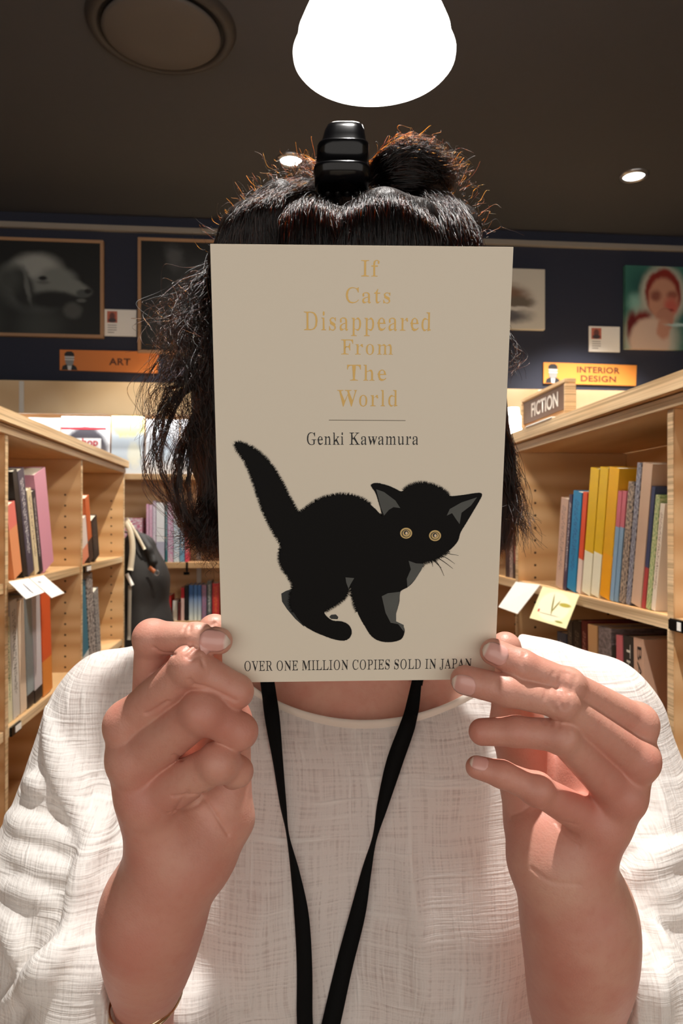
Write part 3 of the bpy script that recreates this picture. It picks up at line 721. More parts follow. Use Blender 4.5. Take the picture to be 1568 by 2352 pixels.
st = empty('price_strip', (p.x, p.y, p.z), 'glossy white label strip along the cap of the right bookcase', 'label')
y0, y1 = at(1268, 965, X=XR-.017).y, at(1207, 985, X=XR-.017).y
box('strip', (XR-.0195, y0, ztop-.002), (XR-.004, y1, ztop+.003), WHITE, st)
# small glowing bell lamp standing on the far end of the right case
lc = at(1178, 1000, X=XR+.03); lc.z = ztop
lamp = empty('small_lamp', lc, 'small white bell shaped lamp glowing behind the book edge', 'lamp')
lathe('lamp_shade', [(.034, .012), (.040, .016), (.041, .03), (.038, .045), (.028, .058), (.018, .064), (.016, .085), (.0, .086)], lc, plain('small_lamp_lit', (1, .98, .94, 1), .3, emis=5), lamp, 32)
lathe('lamp_foot', [(.0, .014), (.02, .012), (.024, .002), (.024, 0)], lc, WHITE, lamp, 24)
# shelf talker cards
YEL = blobmat('yellow_card_print', srgb(246, 240, 190), [(.5, .5, .42, .44, srgb(248, 244, 214), .1), (.47, .55, .02, .3, srgb(120, 116, 40), .3, .2), (.56, .52, .02, .2, srgb(130, 124, 50), .3, -.3), (.77, .62, .15, .06, srgb(170, 160, 60), .3), (.16, .3, .03, .05, srgb(190, 80, 50), .3), (.78, .12, .10, .03, srgb(150, 146, 60), .3), (.45, .25, .3, .01, srgb(130, 130, 90), .3)])
LINEC = blobmat('white_card_line', srgb(246, 246, 246), [(.5, .45, .035, .34, srgb(50, 60, 90), .15)])
LINE2 = blobmat('white_card_dots', srgb(246, 244, 242), [(.3, .75, .1, .05, srgb(150, 150, 160), .6)])
def talker(corners, X, tilt, label, mat, group):
    """corner pixels TL TR BR BL; the upper edge on the shelf front plane, the lower edge standing out from it"""
    tl, tr = at(*corners[0], X=X), at(*corners[1], X=X); br, bl = at(*corners[2], X=X+tilt), at(*corners[3], X=X+tilt)
    o = empty('shelf_card', (tl+tr)/2, label, 'card', group)
    panel('card_sheet', (tl, tr, br, bl), mat, o, .0012)
talker([(20, 1336), (66, 1328), (102, 1360), (60, 1376)], XL+.004, .045, 'white shelf card with one dark line, nearest on the left bookcase', LINEC, 'shelf cards on the left bookcase')
talker([(68, 1328), (100, 1321), (148, 1362), (119, 1373)], XL+.004, .045, 'white shelf card beside the lined one on the left bookcase', LINE2, 'shelf cards on the left bookcase')
talker([(1184, 1336), (1240, 1343), (1188, 1410), (1144, 1394)], XR-.006, -.035, 'plain white shelf card curling off the right bookcase beside the held book', WHITE, 'shelf cards on the right bookcase')
talker([(1246, 1347), (1330, 1366), (1299, 1444), (1216, 1419)], XR-.006, -.035, 'yellow edged shelf card with drawing on the right bookcase', YEL, 'shelf cards on the right bookcase')
p0 = at(1538, 1415, X=XR); dv = empty('shelf_sensor', p0, 'small black box on the near shelf of the right bookcase', 'device')
box('case', (XR-.006, at(1575, 1415, X=XR).y, ZR1-.020), (XR+.003, at(1541, 1415, X=XR).y, ZR1-.001), BLACKP, dv)
box('white_label', (XR-.0065, at(1575, 1430, X=XR).y+.004, ZR1-.017), (XR-.006, at(1563, 1430, X=XR).y, ZR1-.004), WHITE, dv, 0)
p0 = at(45, 1690, X=XL)
for (xa, xb3, zz, lb) in ((192, 207, ZL1, 'small black and white tag on the far left upper shelf edge'), (24, 46, ZL2, 'small white label holder on the left lower shelf edge')):
    yy0, yy1 = at(xa, 1300, X=XL).y, at(xb3, 1300, X=XL).y
    e = empty('shelf_tag', (XL, (yy0+yy1)/2, zz-.02), lb, 'label')
    box('holder', (XL-.002, yy0, zz-.022), (XL+.003, yy1, zz-.002), BLACKP, e, .0005)
    box('white_label', (XL+.0031, yy0+(yy1-yy0)*.35, zz-.019), (XL+.0037, yy1-.002, zz-.005), WHITE, e, 0)
# ------------------------------------------------------------------ signed-distance modelling (numpy) for organic things
def L(px, py, z): return np.array([(px-784)/F*z, z, (1200-py)/F*z])
def smin(a, b, k):
    if k <= 0: return np.minimum(a, b)
    h = np.clip(.5+.5*(b-a)/k, 0, 1); return b+(a-b)*h-k*h*(1-h)
def smax(a, b, k): return -smin(-a, -b, k)
def cone(P, a, b, ra, rb, flat=None):
    ab = b-a; t = np.clip(((P-a)@ab)/max(ab@ab, 1e-12), 0, 1)
    q = P-(a+t[:, None]*ab)
    return np.sqrt((q*q).sum(1))-(ra+(rb-ra)*t)
def ell(P, c, r):
    q = (P-c)/r; k0 = np.sqrt((q*q).sum(1))+1e-9; k1 = np.sqrt(((q/r)**2).sum(1))+1e-9
    return k0*(k0-1)/k1
def chainf(P, pts, rads, k):
    d = None
    for i in range(len(pts)-1):
        e = cone(P, pts[i], pts[i+1], rads[i], rads[i+1]); d = e if d is None else smin(d, e, k)
    return d
def chunked(fn, P, n=300000):
    return np.concatenate([fn(P[i:i+n]) for i in range(0, len(P), n)]) if len(P) > n else fn(P)
def surfnet(fn, lo, hi, h, B=6):
    lo = np.array(lo, float); hi = np.array(hi, float)
    nb = np.ceil((hi-lo)/(h*B)).astype(int); n = nb*B+1
    cen = np.stack(np.meshgrid(*[np.arange(k) for k in nb], indexing='ij'), -1).reshape(-1, 3)
    dc = chunked(fn, lo+(cen+.5)*B*h)
    D = np.repeat(np.repeat(np.repeat(np.sign(dc).reshape(nb), B, 0), B, 1), B, 2).astype(np.float32)*1.0
    D = np.pad(D, ((0, 1),)*3, mode='edge')
    act = cen[np.abs(dc) < B*h*1.25]
    off = np.stack(np.meshgrid(*[np.arange(B+1)]*3, indexing='ij'), -1).reshape(-1, 3)
    mask = np.zeros(n, bool)
    for o in off: mask[act[:, 0]*B+o[0], act[:, 1]*B+o[1], act[:, 2]*B+o[2]] = True
    idx = np.argwhere(mask)
    D[mask] = chunked(fn, lo+idx*h)
    S = D < 0; cell = np.array(n)-1
    acc = np.zeros(tuple(cell)+(3,), np.float32); cnt = np.zeros(tuple(cell), np.uint8)
    quads_src = []
    for ax in range(3):
        s0 = [slice(None)]*3; s1 = [slice(None)]*3; s0[ax] = slice(0, -1); s1[ax] = slice(1, None)
        A, Bv = D[tuple(s0)], D[tuple(s1)]; cr = (A < 0) != (Bv < 0)
        ii = np.argwhere(cr); a = A[cr]; b = Bv[cr]; t = a/(a-b)
        pos = ii.astype(np.float32); pos[:, ax] += t
        o1, o2 = [x for x in range(3) if x != ax]
        for da in (0, 1):
            for db in (0, 1):
                c = ii.copy(); c[:, o1] -= da; c[:, o2] -= db
                ok = (c >= 0).all(1) & (c < cell).all(1); cc = c[ok]
                np.add.at(acc, (cc[:, 0], cc[:, 1], cc[:, 2]), pos[ok]) if False else None
                acc[cc[:, 0], cc[:, 1], cc[:, 2]] += pos[ok]; cnt[cc[:, 0], cc[:, 1], cc[:, 2]] += 1
        quads_src.append((ax, ii, a < 0))
    vm = cnt > 0; vid = np.full(tuple(cell), -1, np.int64); vid[vm] = np.arange(vm.sum())
    V = lo+(acc[vm]/cnt[vm][:, None])*h
    Q = []
    for ax, ii, neg in quads_src:
        o1, o2 = [(1, 2), (2, 0), (0, 1)][ax]
        ok = (ii[:, o1] > 0) & (ii[:, o2] > 0) & (ii[:, o1] < cell[o1]) & (ii[:, o2] < cell[o2]); ii = ii[ok]; neg = neg[ok]
        q = []
        for da, db in ((1, 1), (0, 1), (0, 0), (1, 0)):
            c = ii.copy(); c[:, o1] -= da; c[:, o2] -= db; q.append(vid[c[:, 0], c[:, 1], c[:, 2]])
        q = np.stack(q, 1); q[~neg] = q[~neg][:, ::-1]; Q.append(q)
    Q = np.concatenate(Q); Q = Q[(Q >= 0).all(1)]
    return V, Q
def grad(fn, V, e=.0004):
    g = np.stack([chunked(fn, V+np.eye(3)[i]*e)-chunked(fn, V-np.eye(3)[i]*e) for i in range(3)], 1)
    return g/(np.linalg.norm(g, axis=1, keepdims=True)+1e-9)
def march(fn, px, py, z0=.2, z1=.9):
    """first hit of the camera ray through a pixel"""
    d = np.array([(px-784)/F, 1, (1200-py)/F]); d = d/np.linalg.norm(d); t = z0
    for _ in range(160):
        v = fn((d*t)[None])[0]
        if v < .0002: break
        t += v*.8
        if t > z1: return None
    return d*t
def toworld(V):
    V = np.asarray(V); return np.stack([CS*V[:, 0]+SN*V[:, 1], -SN*V[:, 0]+CS*V[:, 1], V[:, 2]+CAMZ], 1)
def relax(V, Q, it=2, f=.5):
    n = len(V)
    e = np.concatenate([Q[:, [0, 1]], Q[:, [1, 2]], Q[:, [2, 3]], Q[:, [3, 0]]]); e = np.concatenate([e, e[:, ::-1]])
    deg = np.bincount(e[:, 0], minlength=n)[:, None]
    for _ in range(it):
        s = np.stack([np.bincount(e[:, 0], weights=V[e[:, 1], k], minlength=n) for k in range(3)], 1)
        V = V*(1-f)+f*s/np.maximum(deg, 1)
    return V

# ------------------------------------------------------------------ the reader: skin
R = lambda r, z: r*z/F
def seg(pts):   # (px, py, z, r px) -> points, radii in metres
    return [L(a, b, c) for a, b, c, r in pts], [R(r, c) for a, b, c, r in pts]
HANDS = {}
HANDS['A'] = dict(
    fingers=[
        seg([(348, 1655, .375, 46), (350, 1466, .352, 43), (452, 1466, .3405, 35), (503, 1472, .3385, 31)]),      # index
        seg([(300, 1662, .362, 54), (438, 1528, .336, 46), (542, 1588, .3425, 38), (525, 1614, .364, 32)]),        # middle
        seg([(315, 1742, .361, 60), (466, 1634, .336, 51), (549, 1680, .344, 41), (535, 1700, .362, 33)]),        # ring
        seg([(345, 1838, .364, 56), (502, 1750, .342, 46), (545, 1772, .349, 34), (535, 1785, .366, 28)])],       # little
    thumb=seg([(470, 1990, .392, 50), (525, 1880, .392, 54), (530, 1660, .388, 44), (492, 1448, .3735, 38)]),
    palm=[seg([(390, 1985, .386, 66), (345, 1660, .378, 42)]), seg([(385, 1985, .382, 68), (292, 1672, .364, 44)]), seg([(395, 1985, .380, 68), (304, 1752, .362, 46)]), seg([(410, 1975, .380, 66), (334, 1838, .364, 48)]),
          seg([(470, 1960, .386, 62), (495, 1850, .386, 56)]), seg([(400, 1760, .376, 60), (430, 1680, .372, 50), (400, 1600, .370, 45)])],
    arm=seg([(412, 1960, .386, 92), (392, 2010, .387, 92), (352, 2095, .392, 110), (341, 2200, .405, 90), (334, 2290, .425, 60), (333, 2370, .445, 52), (325, 2520, .49, 76)]),
    lo=(L(200, 0, .42)[0]-.012, .300, -.31), hi=(L(640, 0, .36)[0]+.005, .50, -.025))
HANDS['B'] = dict(
    fingers=[
        seg([(1462, 1660, .368, 42), (1302, 1572, .343, 38), (1198, 1527, .3405, 34), (1133, 1497, .3435, 31)]),
        seg([(1462, 1745, .362, 46), (1288, 1613, .339, 39), (1165, 1586, .338, 36), (1068, 1562, .3425, 34)]),
        seg([(1425, 1830, .364, 46), (1288, 1690, .342, 40), (1185, 1680, .345, 34), (1107, 1681, .349, 31)]),
        seg([(1375, 1895, .370, 46), (1232, 1812, .352, 37), (1152, 1778, .352, 30), (1095, 1762, .354, 26)])],
    thumb=seg([(1262, 1960, .394, 56), (1226, 1880, .402, 60), (1188, 1668, .394, 58), (1160, 1487, .380, 36)]),
    palm=[seg([(1292, 1980, .388, 66), (1455, 1665, .372, 42)]), seg([(1302, 1985, .386, 66), (1458, 1745, .368, 46)]), seg([(1308, 1990, .384, 66), (1424, 1830, .366, 48)]), seg([(1290, 1990, .384, 66), (1375, 1893, .372, 48)]),
          seg([(1250, 1960, .388, 72), (1240, 1910, .390, 66)]), seg([(1350, 1700, .390, 50), (1340, 1840, .394, 66), (1275, 1930, .394, 66)]), seg([(1330, 1760, .398, 60), (1220, 1800, .404, 60)])],
    arm=seg([(1283, 1965, .388, 92), (1295, 2010, .389, 94), (1326, 2100, .394, 118), (1333, 2200, .406, 114), (1324, 2290, .425, 98), (1318, 2370, .445, 80), (1330, 2520, .49, 96)]),
    lo=(L(1000, 0, .34)[0]-.002, .300, -.31), hi=(L(1568, 0, .40)[0]+.012, .50, -.025))
def hand_fn(H):
    ap, ar = H['arm']; rows = smooth_path([tuple(p)+(q,) for p, q in zip(ap, ar)], 4); ap, ar = rows[:, :3], rows[:, 3]+.0019
    def fn(P):
        palm = None
        for pts, rr in H['palm']:
            e = chainf(P, pts, rr, .004); palm = e if palm is None else smin(palm, e, .010)
        arm = chainf(P, ap, ar, .0025); palm = smin(palm, arm, .012)
        out = smin(palm, chainf(P, *H['thumb'], .006), .009)
        for (pts, rr) in H['fingers']:
            e = cone(P, pts[0], pts[1], rr[0], rr[1]*.93)
            e = smin(e, cone(P, pts[1], pts[2], rr[1]*.95, rr[2]), .0022)
            e = smin(e, cone(P, pts[2], pts[3], rr[2], rr[3]), .0025)
            e = smin(e, np.sqrt(((P-(pts[1]+np.array([0, -.0006, 0])))**2).sum(1))-rr[1]*.98, .003)   # knuckle
            kn = np.sqrt(((P-(pts[0]+np.array([0, -.0015, 0])))**2).sum(1))-rr[0]*1.02
            e = smin(e, kn, .004)
            both = smin(palm, e, .0065)
            out = smin(out, both, .0012)
        return out
    return fn
CREASES = {
    'A': [[(352, 1488), (372, 1500), (400, 1503)], [(448, 1574), (436, 1562)], [(385, 1612), (350, 1634), (335, 1640)], [(445, 1575), (470, 1578), (500, 1590), (540, 1610)],
          [(425, 1492), (440, 1480)], [(430, 1508), (450, 1488)], [(436, 1514), (462, 1505)], [(468, 1528), (464, 1515)], [(492, 1430), (484, 1440), (480, 1452)], [(428, 1432), (420, 1446)], [(436, 1436), (434, 1450)],
          [(430, 1818), (400, 1868)], [(470, 1820), (450, 1850), (390, 1868)], [(465, 1826), (500, 1880), (525, 1918)], [(395, 1830), (450, 1826)], [(420, 1745), (400, 1735)]],
    'B': [[(1290, 1545), (1282, 1572), (1286, 1590)], [(1300, 1545), (1296, 1570), (1302, 1590)], [(1310, 1548), (1316, 1570), (1312, 1590)], [(1322, 1553), (1318, 1575)], [(1270, 1545), (1266, 1565)],
          [(1205, 1500), (1200, 1520), (1205, 1540)], [(1262, 1585), (1262, 1610), (1272, 1632)], [(1276, 1580), (1280, 1605), (1276, 1630)], [(1290, 1595), (1286, 1615), (1296, 1632)], [(1304, 1590), (1310, 1612), (1304, 1630)], [(1254, 1584), (1250, 1606)],
          [(1245, 1650), (1250, 1662)], [(1262, 1650), (1266, 1664)], [(1280, 1652), (1284, 1668)], [(1300, 1660), (1308, 1690), (1302, 1705)], [(1140, 1560), (1135, 1580)], [(1146, 1560), (1143, 1584)],
          [(1216, 1852), (1195, 1865), (1172, 1872)], [(1276, 1888), (1300, 1925), (1330, 1945)], [(1300, 1890), (1325, 1895)], [(1220, 1995), (1265, 2025), (1330, 2033)]]}
def groove(V, N, fn, lines, w=.0009, depth=.0009):
    for ln in lines:
        pp = smooth_path([(a, b, 0) for a, b in ln], 6) if len(ln) > 2 else np.array([(ln[0][0]+(ln[1][0]-ln[0][0])*t, ln[0][1]+(ln[1][1]-ln[0][1])*t, 0) for t in np.linspace(0, 1, 6)])
        H = [march(fn, a, b) for a, b, _ in pp]; H = [h for h in H if h is not None]
        if len(H) < 2: continue
        best = np.full(len(V), 9.0)
        c0 = np.mean(H, 0); near = np.linalg.norm(V-c0, axis=1) < .04; Vn = V[near]; b = np.full(len(Vn), 9.0)
        for i in range(len(H)-1): b = np.minimum(b, cone(Vn, H[i], H[i+1], 0, 0))
        V[near] -= N[near]*(depth*np.exp(-(b/w)**2))[:, None]
    return V
parts = []
for key in 'AB':
    H = HANDS[key]; fn = hand_fn(H); H['fn'] = fn
    V, Q = surfnet(fn, H['lo'], H['hi'], .00075)
    N = grad(fn, V); V = V-N*chunked(fn, V)[:, None]
    V = groove(V, N, fn, CREASES[key], depth=.0009 if key == 'A' else .0005); V = relax(V, Q, 1, .35)
    parts.append((V, Q))
# head, neck, trunk and upper arms
hc = L(808, 800, .555)
def torso_fn(P, grow=0.0):
    d = cone(P, L(800, 1250, .585), L(800, 1560, .580), .050, .054)
    ch = None
    for (a, b, ra, rb) in ((L(640, 1800, .575), L(620, 2700, .575), .080, .088), (L(960, 1800, .575), L(1010, 2700, .575), .080, .088), (L(640, 1760, .575), L(960, 1760, .575), .070, .070), (L(660, 2800, .58), L(940, 2800, .58), .085, .085)):
        e = cone(P, a, b, ra, rb); ch = e if ch is None else smin(ch, e, .05)
    for s, x in ((0, 268), (1, 1352)):
        ch = smin(ch, cone(P, L(760 if s == 0 else 850, 1510, .585), L(x, 1636, .565), .040, .041), .022)
        ch = smin(ch, ell(P, L(590 if s == 0 else 1030, 2080, .525), np.array([.055, .045, .06])), .035)
    return smin(d, ch, .03)-grow
def head_fn(P):
    d = ell(P, hc, np.array([.076, .093, .105]))
    d = smin(d, ell(P, hc+np.array([0, -.030, -.075]), np.array([.056, .060, .062])), .03)       # jaw
    d = smin(d, cone(P, hc+np.array([0, -.093, -.012]), hc+np.array([0, -.110, -.042]), .007, .0115), .010)  # nose
    for s in (-1, 1):
        d = smin(d, cone(P, hc+np.array([s*.004, -.103, -.045]), hc+np.array([s*.013, -.097, -.045]), .008, .007), .005)
        d = smin(d, ell(P, hc+np.array([s*.076, .008, -.025]), np.array([.008, .017, .030])), .006)   # ears
        d = smax(d, -ell(P, hc+np.array([s*.031, -.100, -.008]), np.array([.017, .018, .011])), .008)  # sockets
        d = smin(d, ell(P, hc+np.array([s*.031, -.081, -.010]), np.array([.0125, .012, .0125])), .002)
        d = smin(d, cone(P, hc+np.array([s*.016, -.092, .012]), hc+np.array([s*.046, -.078, .012]), .006, .004), .008)
    d = smin(d, cone(P, hc+np.array([-.016, -.0865, -.073]), hc+np.array([.016, -.0865, -.073]), .0042, .0042), .005)
    d = smin(d, cone(P, hc+np.array([-.011, -.0865, -.083]), hc+np.array([.011, -.0865, -.083]), .0052, .0052), .005)
    d = smax(d, -cone(P, hc+np.array([-.022, -.097, -.0785]), hc+np.array([.022, -.097, -.0785]), .0018, .0018), .003)
    d = smin(d, ell(P, hc+np.array([0, -.070, -.112]), np.array([.022, .020, .016])), .015)
    return d
ELB = {'A': L(325, 2600, .515), 'B': L(1330, 2600, .515)}
SHO = {'A': L(272, 1668, .565), 'B': L(1358, 1668, .565)}
def body_fn(P):
    d = smin(torso_fn(P), head_fn(P), .02)
    for k in 'AB':
        d = smin(d, cone(P, SHO[k], ELB[k], .038, .036), .02)
        pts, rr = HANDS[k]['arm']; d = smin(d, cone(P, ELB[k], pts[5], .034, rr[5]+.0015), .006)
    return d
V, Q = surfnet(body_fn, (-.27, .38, -.60), (.27, .70, .27), .0032)
parts.append((V, Q))
pelvis_z = -.58
# skin material
t = NT('skin')
v = t.coord('Object')
n1 = t.noise(v, 26, 3, .55); n2 = t.noise(v, 240, 3, .6); n3 = t.noise(v, 9, 2)
c = t.mix(t.ramp(n1, [(.35, (0, 0, 0, 1)), (.7, (1, 1, 1, 1))]), srgb(216, 166, 145), srgb(204, 139, 121))
c = t.mix(t.math('MULTIPLY', t.ramp(n3, [(.4, (0, 0, 0, 1)), (.75, (1, 1, 1, 1))]), .55), c, srgb(196, 116, 100))
c = t.mix(t.math('MULTIPLY', t.ramp(n2, [(.5, (0, 0, 0, 1)), (.8, (1, 1, 1, 1))]), .25), c, srgb(190, 120, 100))
t.l(c, t.p.inputs['Base Color']); t.p.inputs['Roughness'].default_value = .46
t.p.inputs['Subsurface Weight'].default_value = .22; t.p.inputs['Subsurface Radius'].default_value = (1, .35, .2); t.p.inputs['Subsurface Scale'].default_value = .004
vo = t.n('ShaderNodeTexVoronoi'); vo.inputs['Scale'].default_value = 900; t.l(v, vo.inputs['Vector'])
h = t.math('ADD', t.math('MULTIPLY', vo.outputs[0], .5), t.noise(t.coord('Object', (1, 1, 1)), 420, 4, .6))
t.bump(h, .22, .0006); SKIN = t.m
person = empty('person', cw((.005, .58, -CAMZ)), 'dark haired woman in a white blouse holding a book over her face', 'person')
VV, QQ, o = [], [], 0
for V, Q in parts: VV.append(toworld(V)); QQ.append(Q+o); o += len(V)
body = link('body', bigmesh(np.concatenate(VV), np.concatenate(QQ)), person, SKIN)
# eyes
EYEW = blobmat('eyeball', srgb(230, 226, 220), [(.5, .5, .2, .2, srgb(70, 46, 30), .1)])
for s in (-1, 1):
    ce = hc+np.array([s*.031, -.0850, -.010]); c = cw(ce); bm = bmesh.new(); bmesh.ops.create_uvsphere(bm, u_segments=16, v_segments=10, radius=.0095, matrix=Matrix.Translation(c))
    ey = link('eye', from_bm(bm, True), person, EYEW)
    bm = bmesh.new(); bmesh.ops.create_uvsphere(bm, u_segments=14, v_segments=8, radius=.0048, matrix=Matrix.Translation(cw(ce+np.array([0, -.0056, 0])))); link('iris', from_bm(bm, True), ey, plain('iris_brown', srgb(58, 38, 26), .15))
    lid = [cw(ce+np.array([math.cos(a)*.0125, -.0078-.0012*math.sin(a), .0052*math.sin(a)])) for a in np.linspace(0, 2*math.pi, 25)]
    link('eyelid', tube_mesh(lid, .0026, 8, False), person, SKIN)
# finger nails
t = NT('fingernail'); t.p.inputs['Base Color'].default_value = srgb(222, 168, 156); t.p.inputs['Roughness'].default_value = .28; t.p.inputs['Coat Weight'].default_value = .3
uvn = t.n('ShaderNodeTexCoord').outputs['UV']; sp = t.n('ShaderNodeSeparateXYZ'); t.l(uvn, sp.inputs[0])
t.l(t.mix(t.ramp(sp.outputs[1], [(.80, (0, 0, 0, 1)), (.88, (1, 1, 1, 1))]), srgb(224, 168, 156), srgb(238, 216, 202)), t.p.inputs['Base Color']); NAIL = t.m
def nail(H, fi, face, width=.0098, length=.012, tipoff=.0045):
    pts, rr = H['fingers'][fi] if fi >= 0 else H['thumb']
    a, b = pts[-2], pts[-1]; ax = (b-a)/np.linalg.norm(b-a); face = np.array(face, float); face -= ax*(face@ax); face /= np.linalg.norm(face); side = np.cross(ax, face)
    fn = H['fn']; v, uv = [], []; nu, nv = 10, 9
    for j in range(nv):
        s = j/(nv-1); rad = 1.0
        for i in range(nu):
            w = (i/(nu-1)*2-1); rnd = max(.12, 1-(abs(s*2-1))**4)**.5
            ang = w*.95*rnd*(width/(2*rr[-1]*.95))
            base = b+ax*(tipoff-length*(1-s)) if s < .999 else b+ax*tipoff
            dirn = face*math.cos(ang)+side*math.sin(ang)
            p = base+dirn*rr[-1]*1.5
            for _ in range(40):
                dd = fn(p[None])[0]
                if dd < .00012: break
                p = p-dirn*dd*.8
                if (p-base)@dirn < 0: break
            v.append(p); uv.append((i/(nu-1), s))
    f = [(j*nu+i, j*nu+i+1, (j+1)*nu+i+1, (j+1)*nu+i) for j in range(nv-1) for i in range(nu-1)]
    V = toworld(np.array(v)); me = newmesh(V, f, True); ul = me.uv_layers.new(name='UVMap')
    for lp in me.loops: ul.data[lp.index].uv = uv[lp.vertex_index]
    ob = link('fingernail', me, body, NAIL); md = ob.modifiers.new('thickness', 'SOLIDIFY'); md.thickness = .0003; md.offset = 0
nail(HANDS['A'], 0, (.25, -1, .10), .0110, .0128, .0060)
nail(HANDS['B'], 0, (-.35, -1, .15), .0105, .0115, .0050)
nail(HANDS['B'], 1, (-.25, -1, -.25), .0105, .0110, .0056)
nail(HANDS['B'], 3, (-.50, -.55, .75), .0078, .0085, .0040)

# ------------------------------------------------------------------ blouse
def blouse_core(P):
    d = torso_fn(P, .006)
    # sleeves
    d = smin(d, cone(P, L(245, 1676, .56), L(165, 2150, .51), .046, .066), .015)
    d = smin(d, cone(P, L(165, 2150, .51), L(200, 2750, .51), .068, .085), .03)
    d = smin(d, cone(P, L(1384, 1680, .56), L(1490, 2150, .51), .046, .064), .015)
    d = smin(d, cone(P, L(1500, 2150, .51), L(1480, 2750, .51), .064, .085), .03)
    # the loose cuffs hanging from the forearms
    d = smin(d, cone(P, L(245, 2000, .468), L(190, 2420, .455), .016, .040), .045)
    d = smin(d, cone(P, L(1450, 2030, .468), L(1500, 2420, .455), .012, .040), .045)
    for ch_ in ([(262, 1880, .490, 16), (222, 2050, .452, 46), (196, 2240, .432, 100), (175, 2450, .425, 155)], [(1400, 1960, .490, 12), (1442, 2080, .454, 30), (1486, 2250, .432, 98), (1520, 2450, .425, 150)]):
        a_, r_ = seg(ch_); d = smin(d, chainf(P, a_, r_, .01), .005)
    d = smin(d, cone(P, L(440, 2330, .47), L(430, 2600, .48), .012, .040), .03)
    return d
FOLDS = [   # (pixel polyline, radius m, blend m, sink m): soft ridges lying on the cloth
    ([(100, 1600), (118, 1690), (150, 1800), (190, 1895), (208, 1965)], .011, .008, .004),
    ([(250, 1720), (262, 1800), (235, 1890), (212, 1960), (180, 2050), (160, 2140), (120, 2210)], .009, .008, .003),
    ([(150, 1730), (175, 1800), (205, 1870)], .006, .010, .0035),
    ([(20, 1800), (60, 1790), (110, 1830)], 0.0084, 0.0080, 0.0030),
    ([(5, 1850), (40, 1890), (110, 1925), (175, 1950)], 0.0091, 0.0072, 0.0030),
    ([(25, 1960), (90, 1990), (165, 2020)], 0.0084, 0.0072, 0.0030),
    ([(0, 2045), (60, 2055), (120, 2080)], 0.0077, 0.0064, 0.0025),
    ([(0, 2100), (35, 2170), (50, 2260)], 0.0098, 0.0072, 0.0030),
    ([(0, 2320), (60, 2275), (130, 2210), (165, 2130)], 0.0112, 0.0080, 0.0030),
    ([(250, 2170), (235, 2250), (250, 2340)], .005, .009, .002),
    ([(1410, 1975), (1470, 1935), (1530, 1900)], 0.0084, 0.0072, 0.0030),
    ([(1425, 2045), (1480, 2005), (1530, 1975), (1590, 1960)], 0.0105, 0.0072, 0.0030),
    ([(1475, 2095), (1510, 2060), (1590, 2040)], 0.0091, 0.0072, 0.0030),
    ([(1475, 2120), (1530, 2105), (1590, 2100)], 0.0077, 0.0064, 0.0030),
    ([(1440, 2060), (1470, 2110), (1510, 2150), (1570, 2215)], .006, .007, .002),
    ([(1440, 1870), (1460, 1900), (1490, 1920)], .006, .010, .003),
    ([(1500, 1800), (1520, 1860), (1545, 1900)], .006, .012, .003),
    ([(1480, 2170), (1470, 2260), (1480, 2352)], .006, .010, .0025),
    ([(1530, 2230), (1520, 2300), (1530, 2352)], .006, .010, .0025),
    ([(640, 1960), (600, 2100), (560, 2300)], .005, .020, .004), ([(930, 1960), (960, 2100), (980, 2300)], .005, .020, .004)]
FP = []
for ln, r, k, sink in FOLDS:
    k *= .55; sink *= .7; q = smooth_path([(a, b, 0) for a, b in ln], 3); H = [march(blouse_core, a, b) for a, b, _ in q]; H = [h+np.array([0, sink, 0]) for h in H if h is not None]
    if len(H) > 1:
        H = np.array(H); rr = r*np.sin(np.linspace(.35, math.pi-.35, len(H))); FP.append((H, rr, k, H.min(0)-.03, H.max(0)+.03))
def vnoise(P, s):
    return (np.sin(P[:, 0]*s*1.7+1.3*np.sin(P[:, 2]*s*.9+.7))*np.sin(P[:, 2]*s*1.1+1.7*np.sin(P[:, 1]*s*1.3))+.5*np.sin(P[:, 2]*s*2.3+P[:, 0]*s*1.9+2*np.sin(P[:, 0]*s)))
def blouse_fn(P):
    d = blouse_core(P)
    for H, rr, k, lo, hi in FP:
        m = ((P > lo) & (P < hi)).all(1)
        if not m.any(): continue
        Pm = P[m]; e = None
        for i in range(len(H)-1):
            q = cone(Pm, H[i], H[i+1], rr[i], rr[i+1]); e = q if e is None else np.minimum(e, q)
        d[m] = smin(d[m], e, k)
    w = np.clip((np.abs(P[:, 0]-.01)-.12)/.05, 0, 1)
    d = d+vnoise(P, 42)*.0011*w+vnoise(P, 16)*.0012
    # neck opening
    u = P[:, 0]/P[:, 1]*F+784; vv = 1200-P[:, 2]/P[:, 1]*F
    e = (np.sqrt(((u-838)/372)**2+((vv-1372)/282)**2)-1)*.085
    d = smax(d, -e, .002)
    # room for the forearms
    for k in 'AB':
        pts, rr = HANDS[k]['arm']; f = None
        for i in range(len(pts)-1):
            q = cone(P, pts[i]+np.array([0, -.004, 0]), pts[i+1]+np.array([0, -.004, 0]), rr[i]+.0042, rr[i+1]+.0042); f = q if f is None else np.minimum(f, q)
        for i in range(3):   # open towards the viewer
            q = cone(P, pts[i]+np.array([0, -.03, 0]), pts[i+1]+np.array([0, -.03, 0]), rr[i], rr[i+1]); f = smin(f, q, .012)
        d = smax(d, -f, .0015)
    return d
V, Q = surfnet(blouse_fn, (-.31, .385, -.62), (.32, .69, -.02), .0022)
V = relax(V, Q, 2, .5)
t = NT('white_gauze'); v = t.coord('Object')
wr = t.n('ShaderNodeTexNoise'); wr.inputs['Scale'].default_value = 14; wr.inputs['Detail'].default_value = 2; t.l(v, wr.inputs['Vector'])
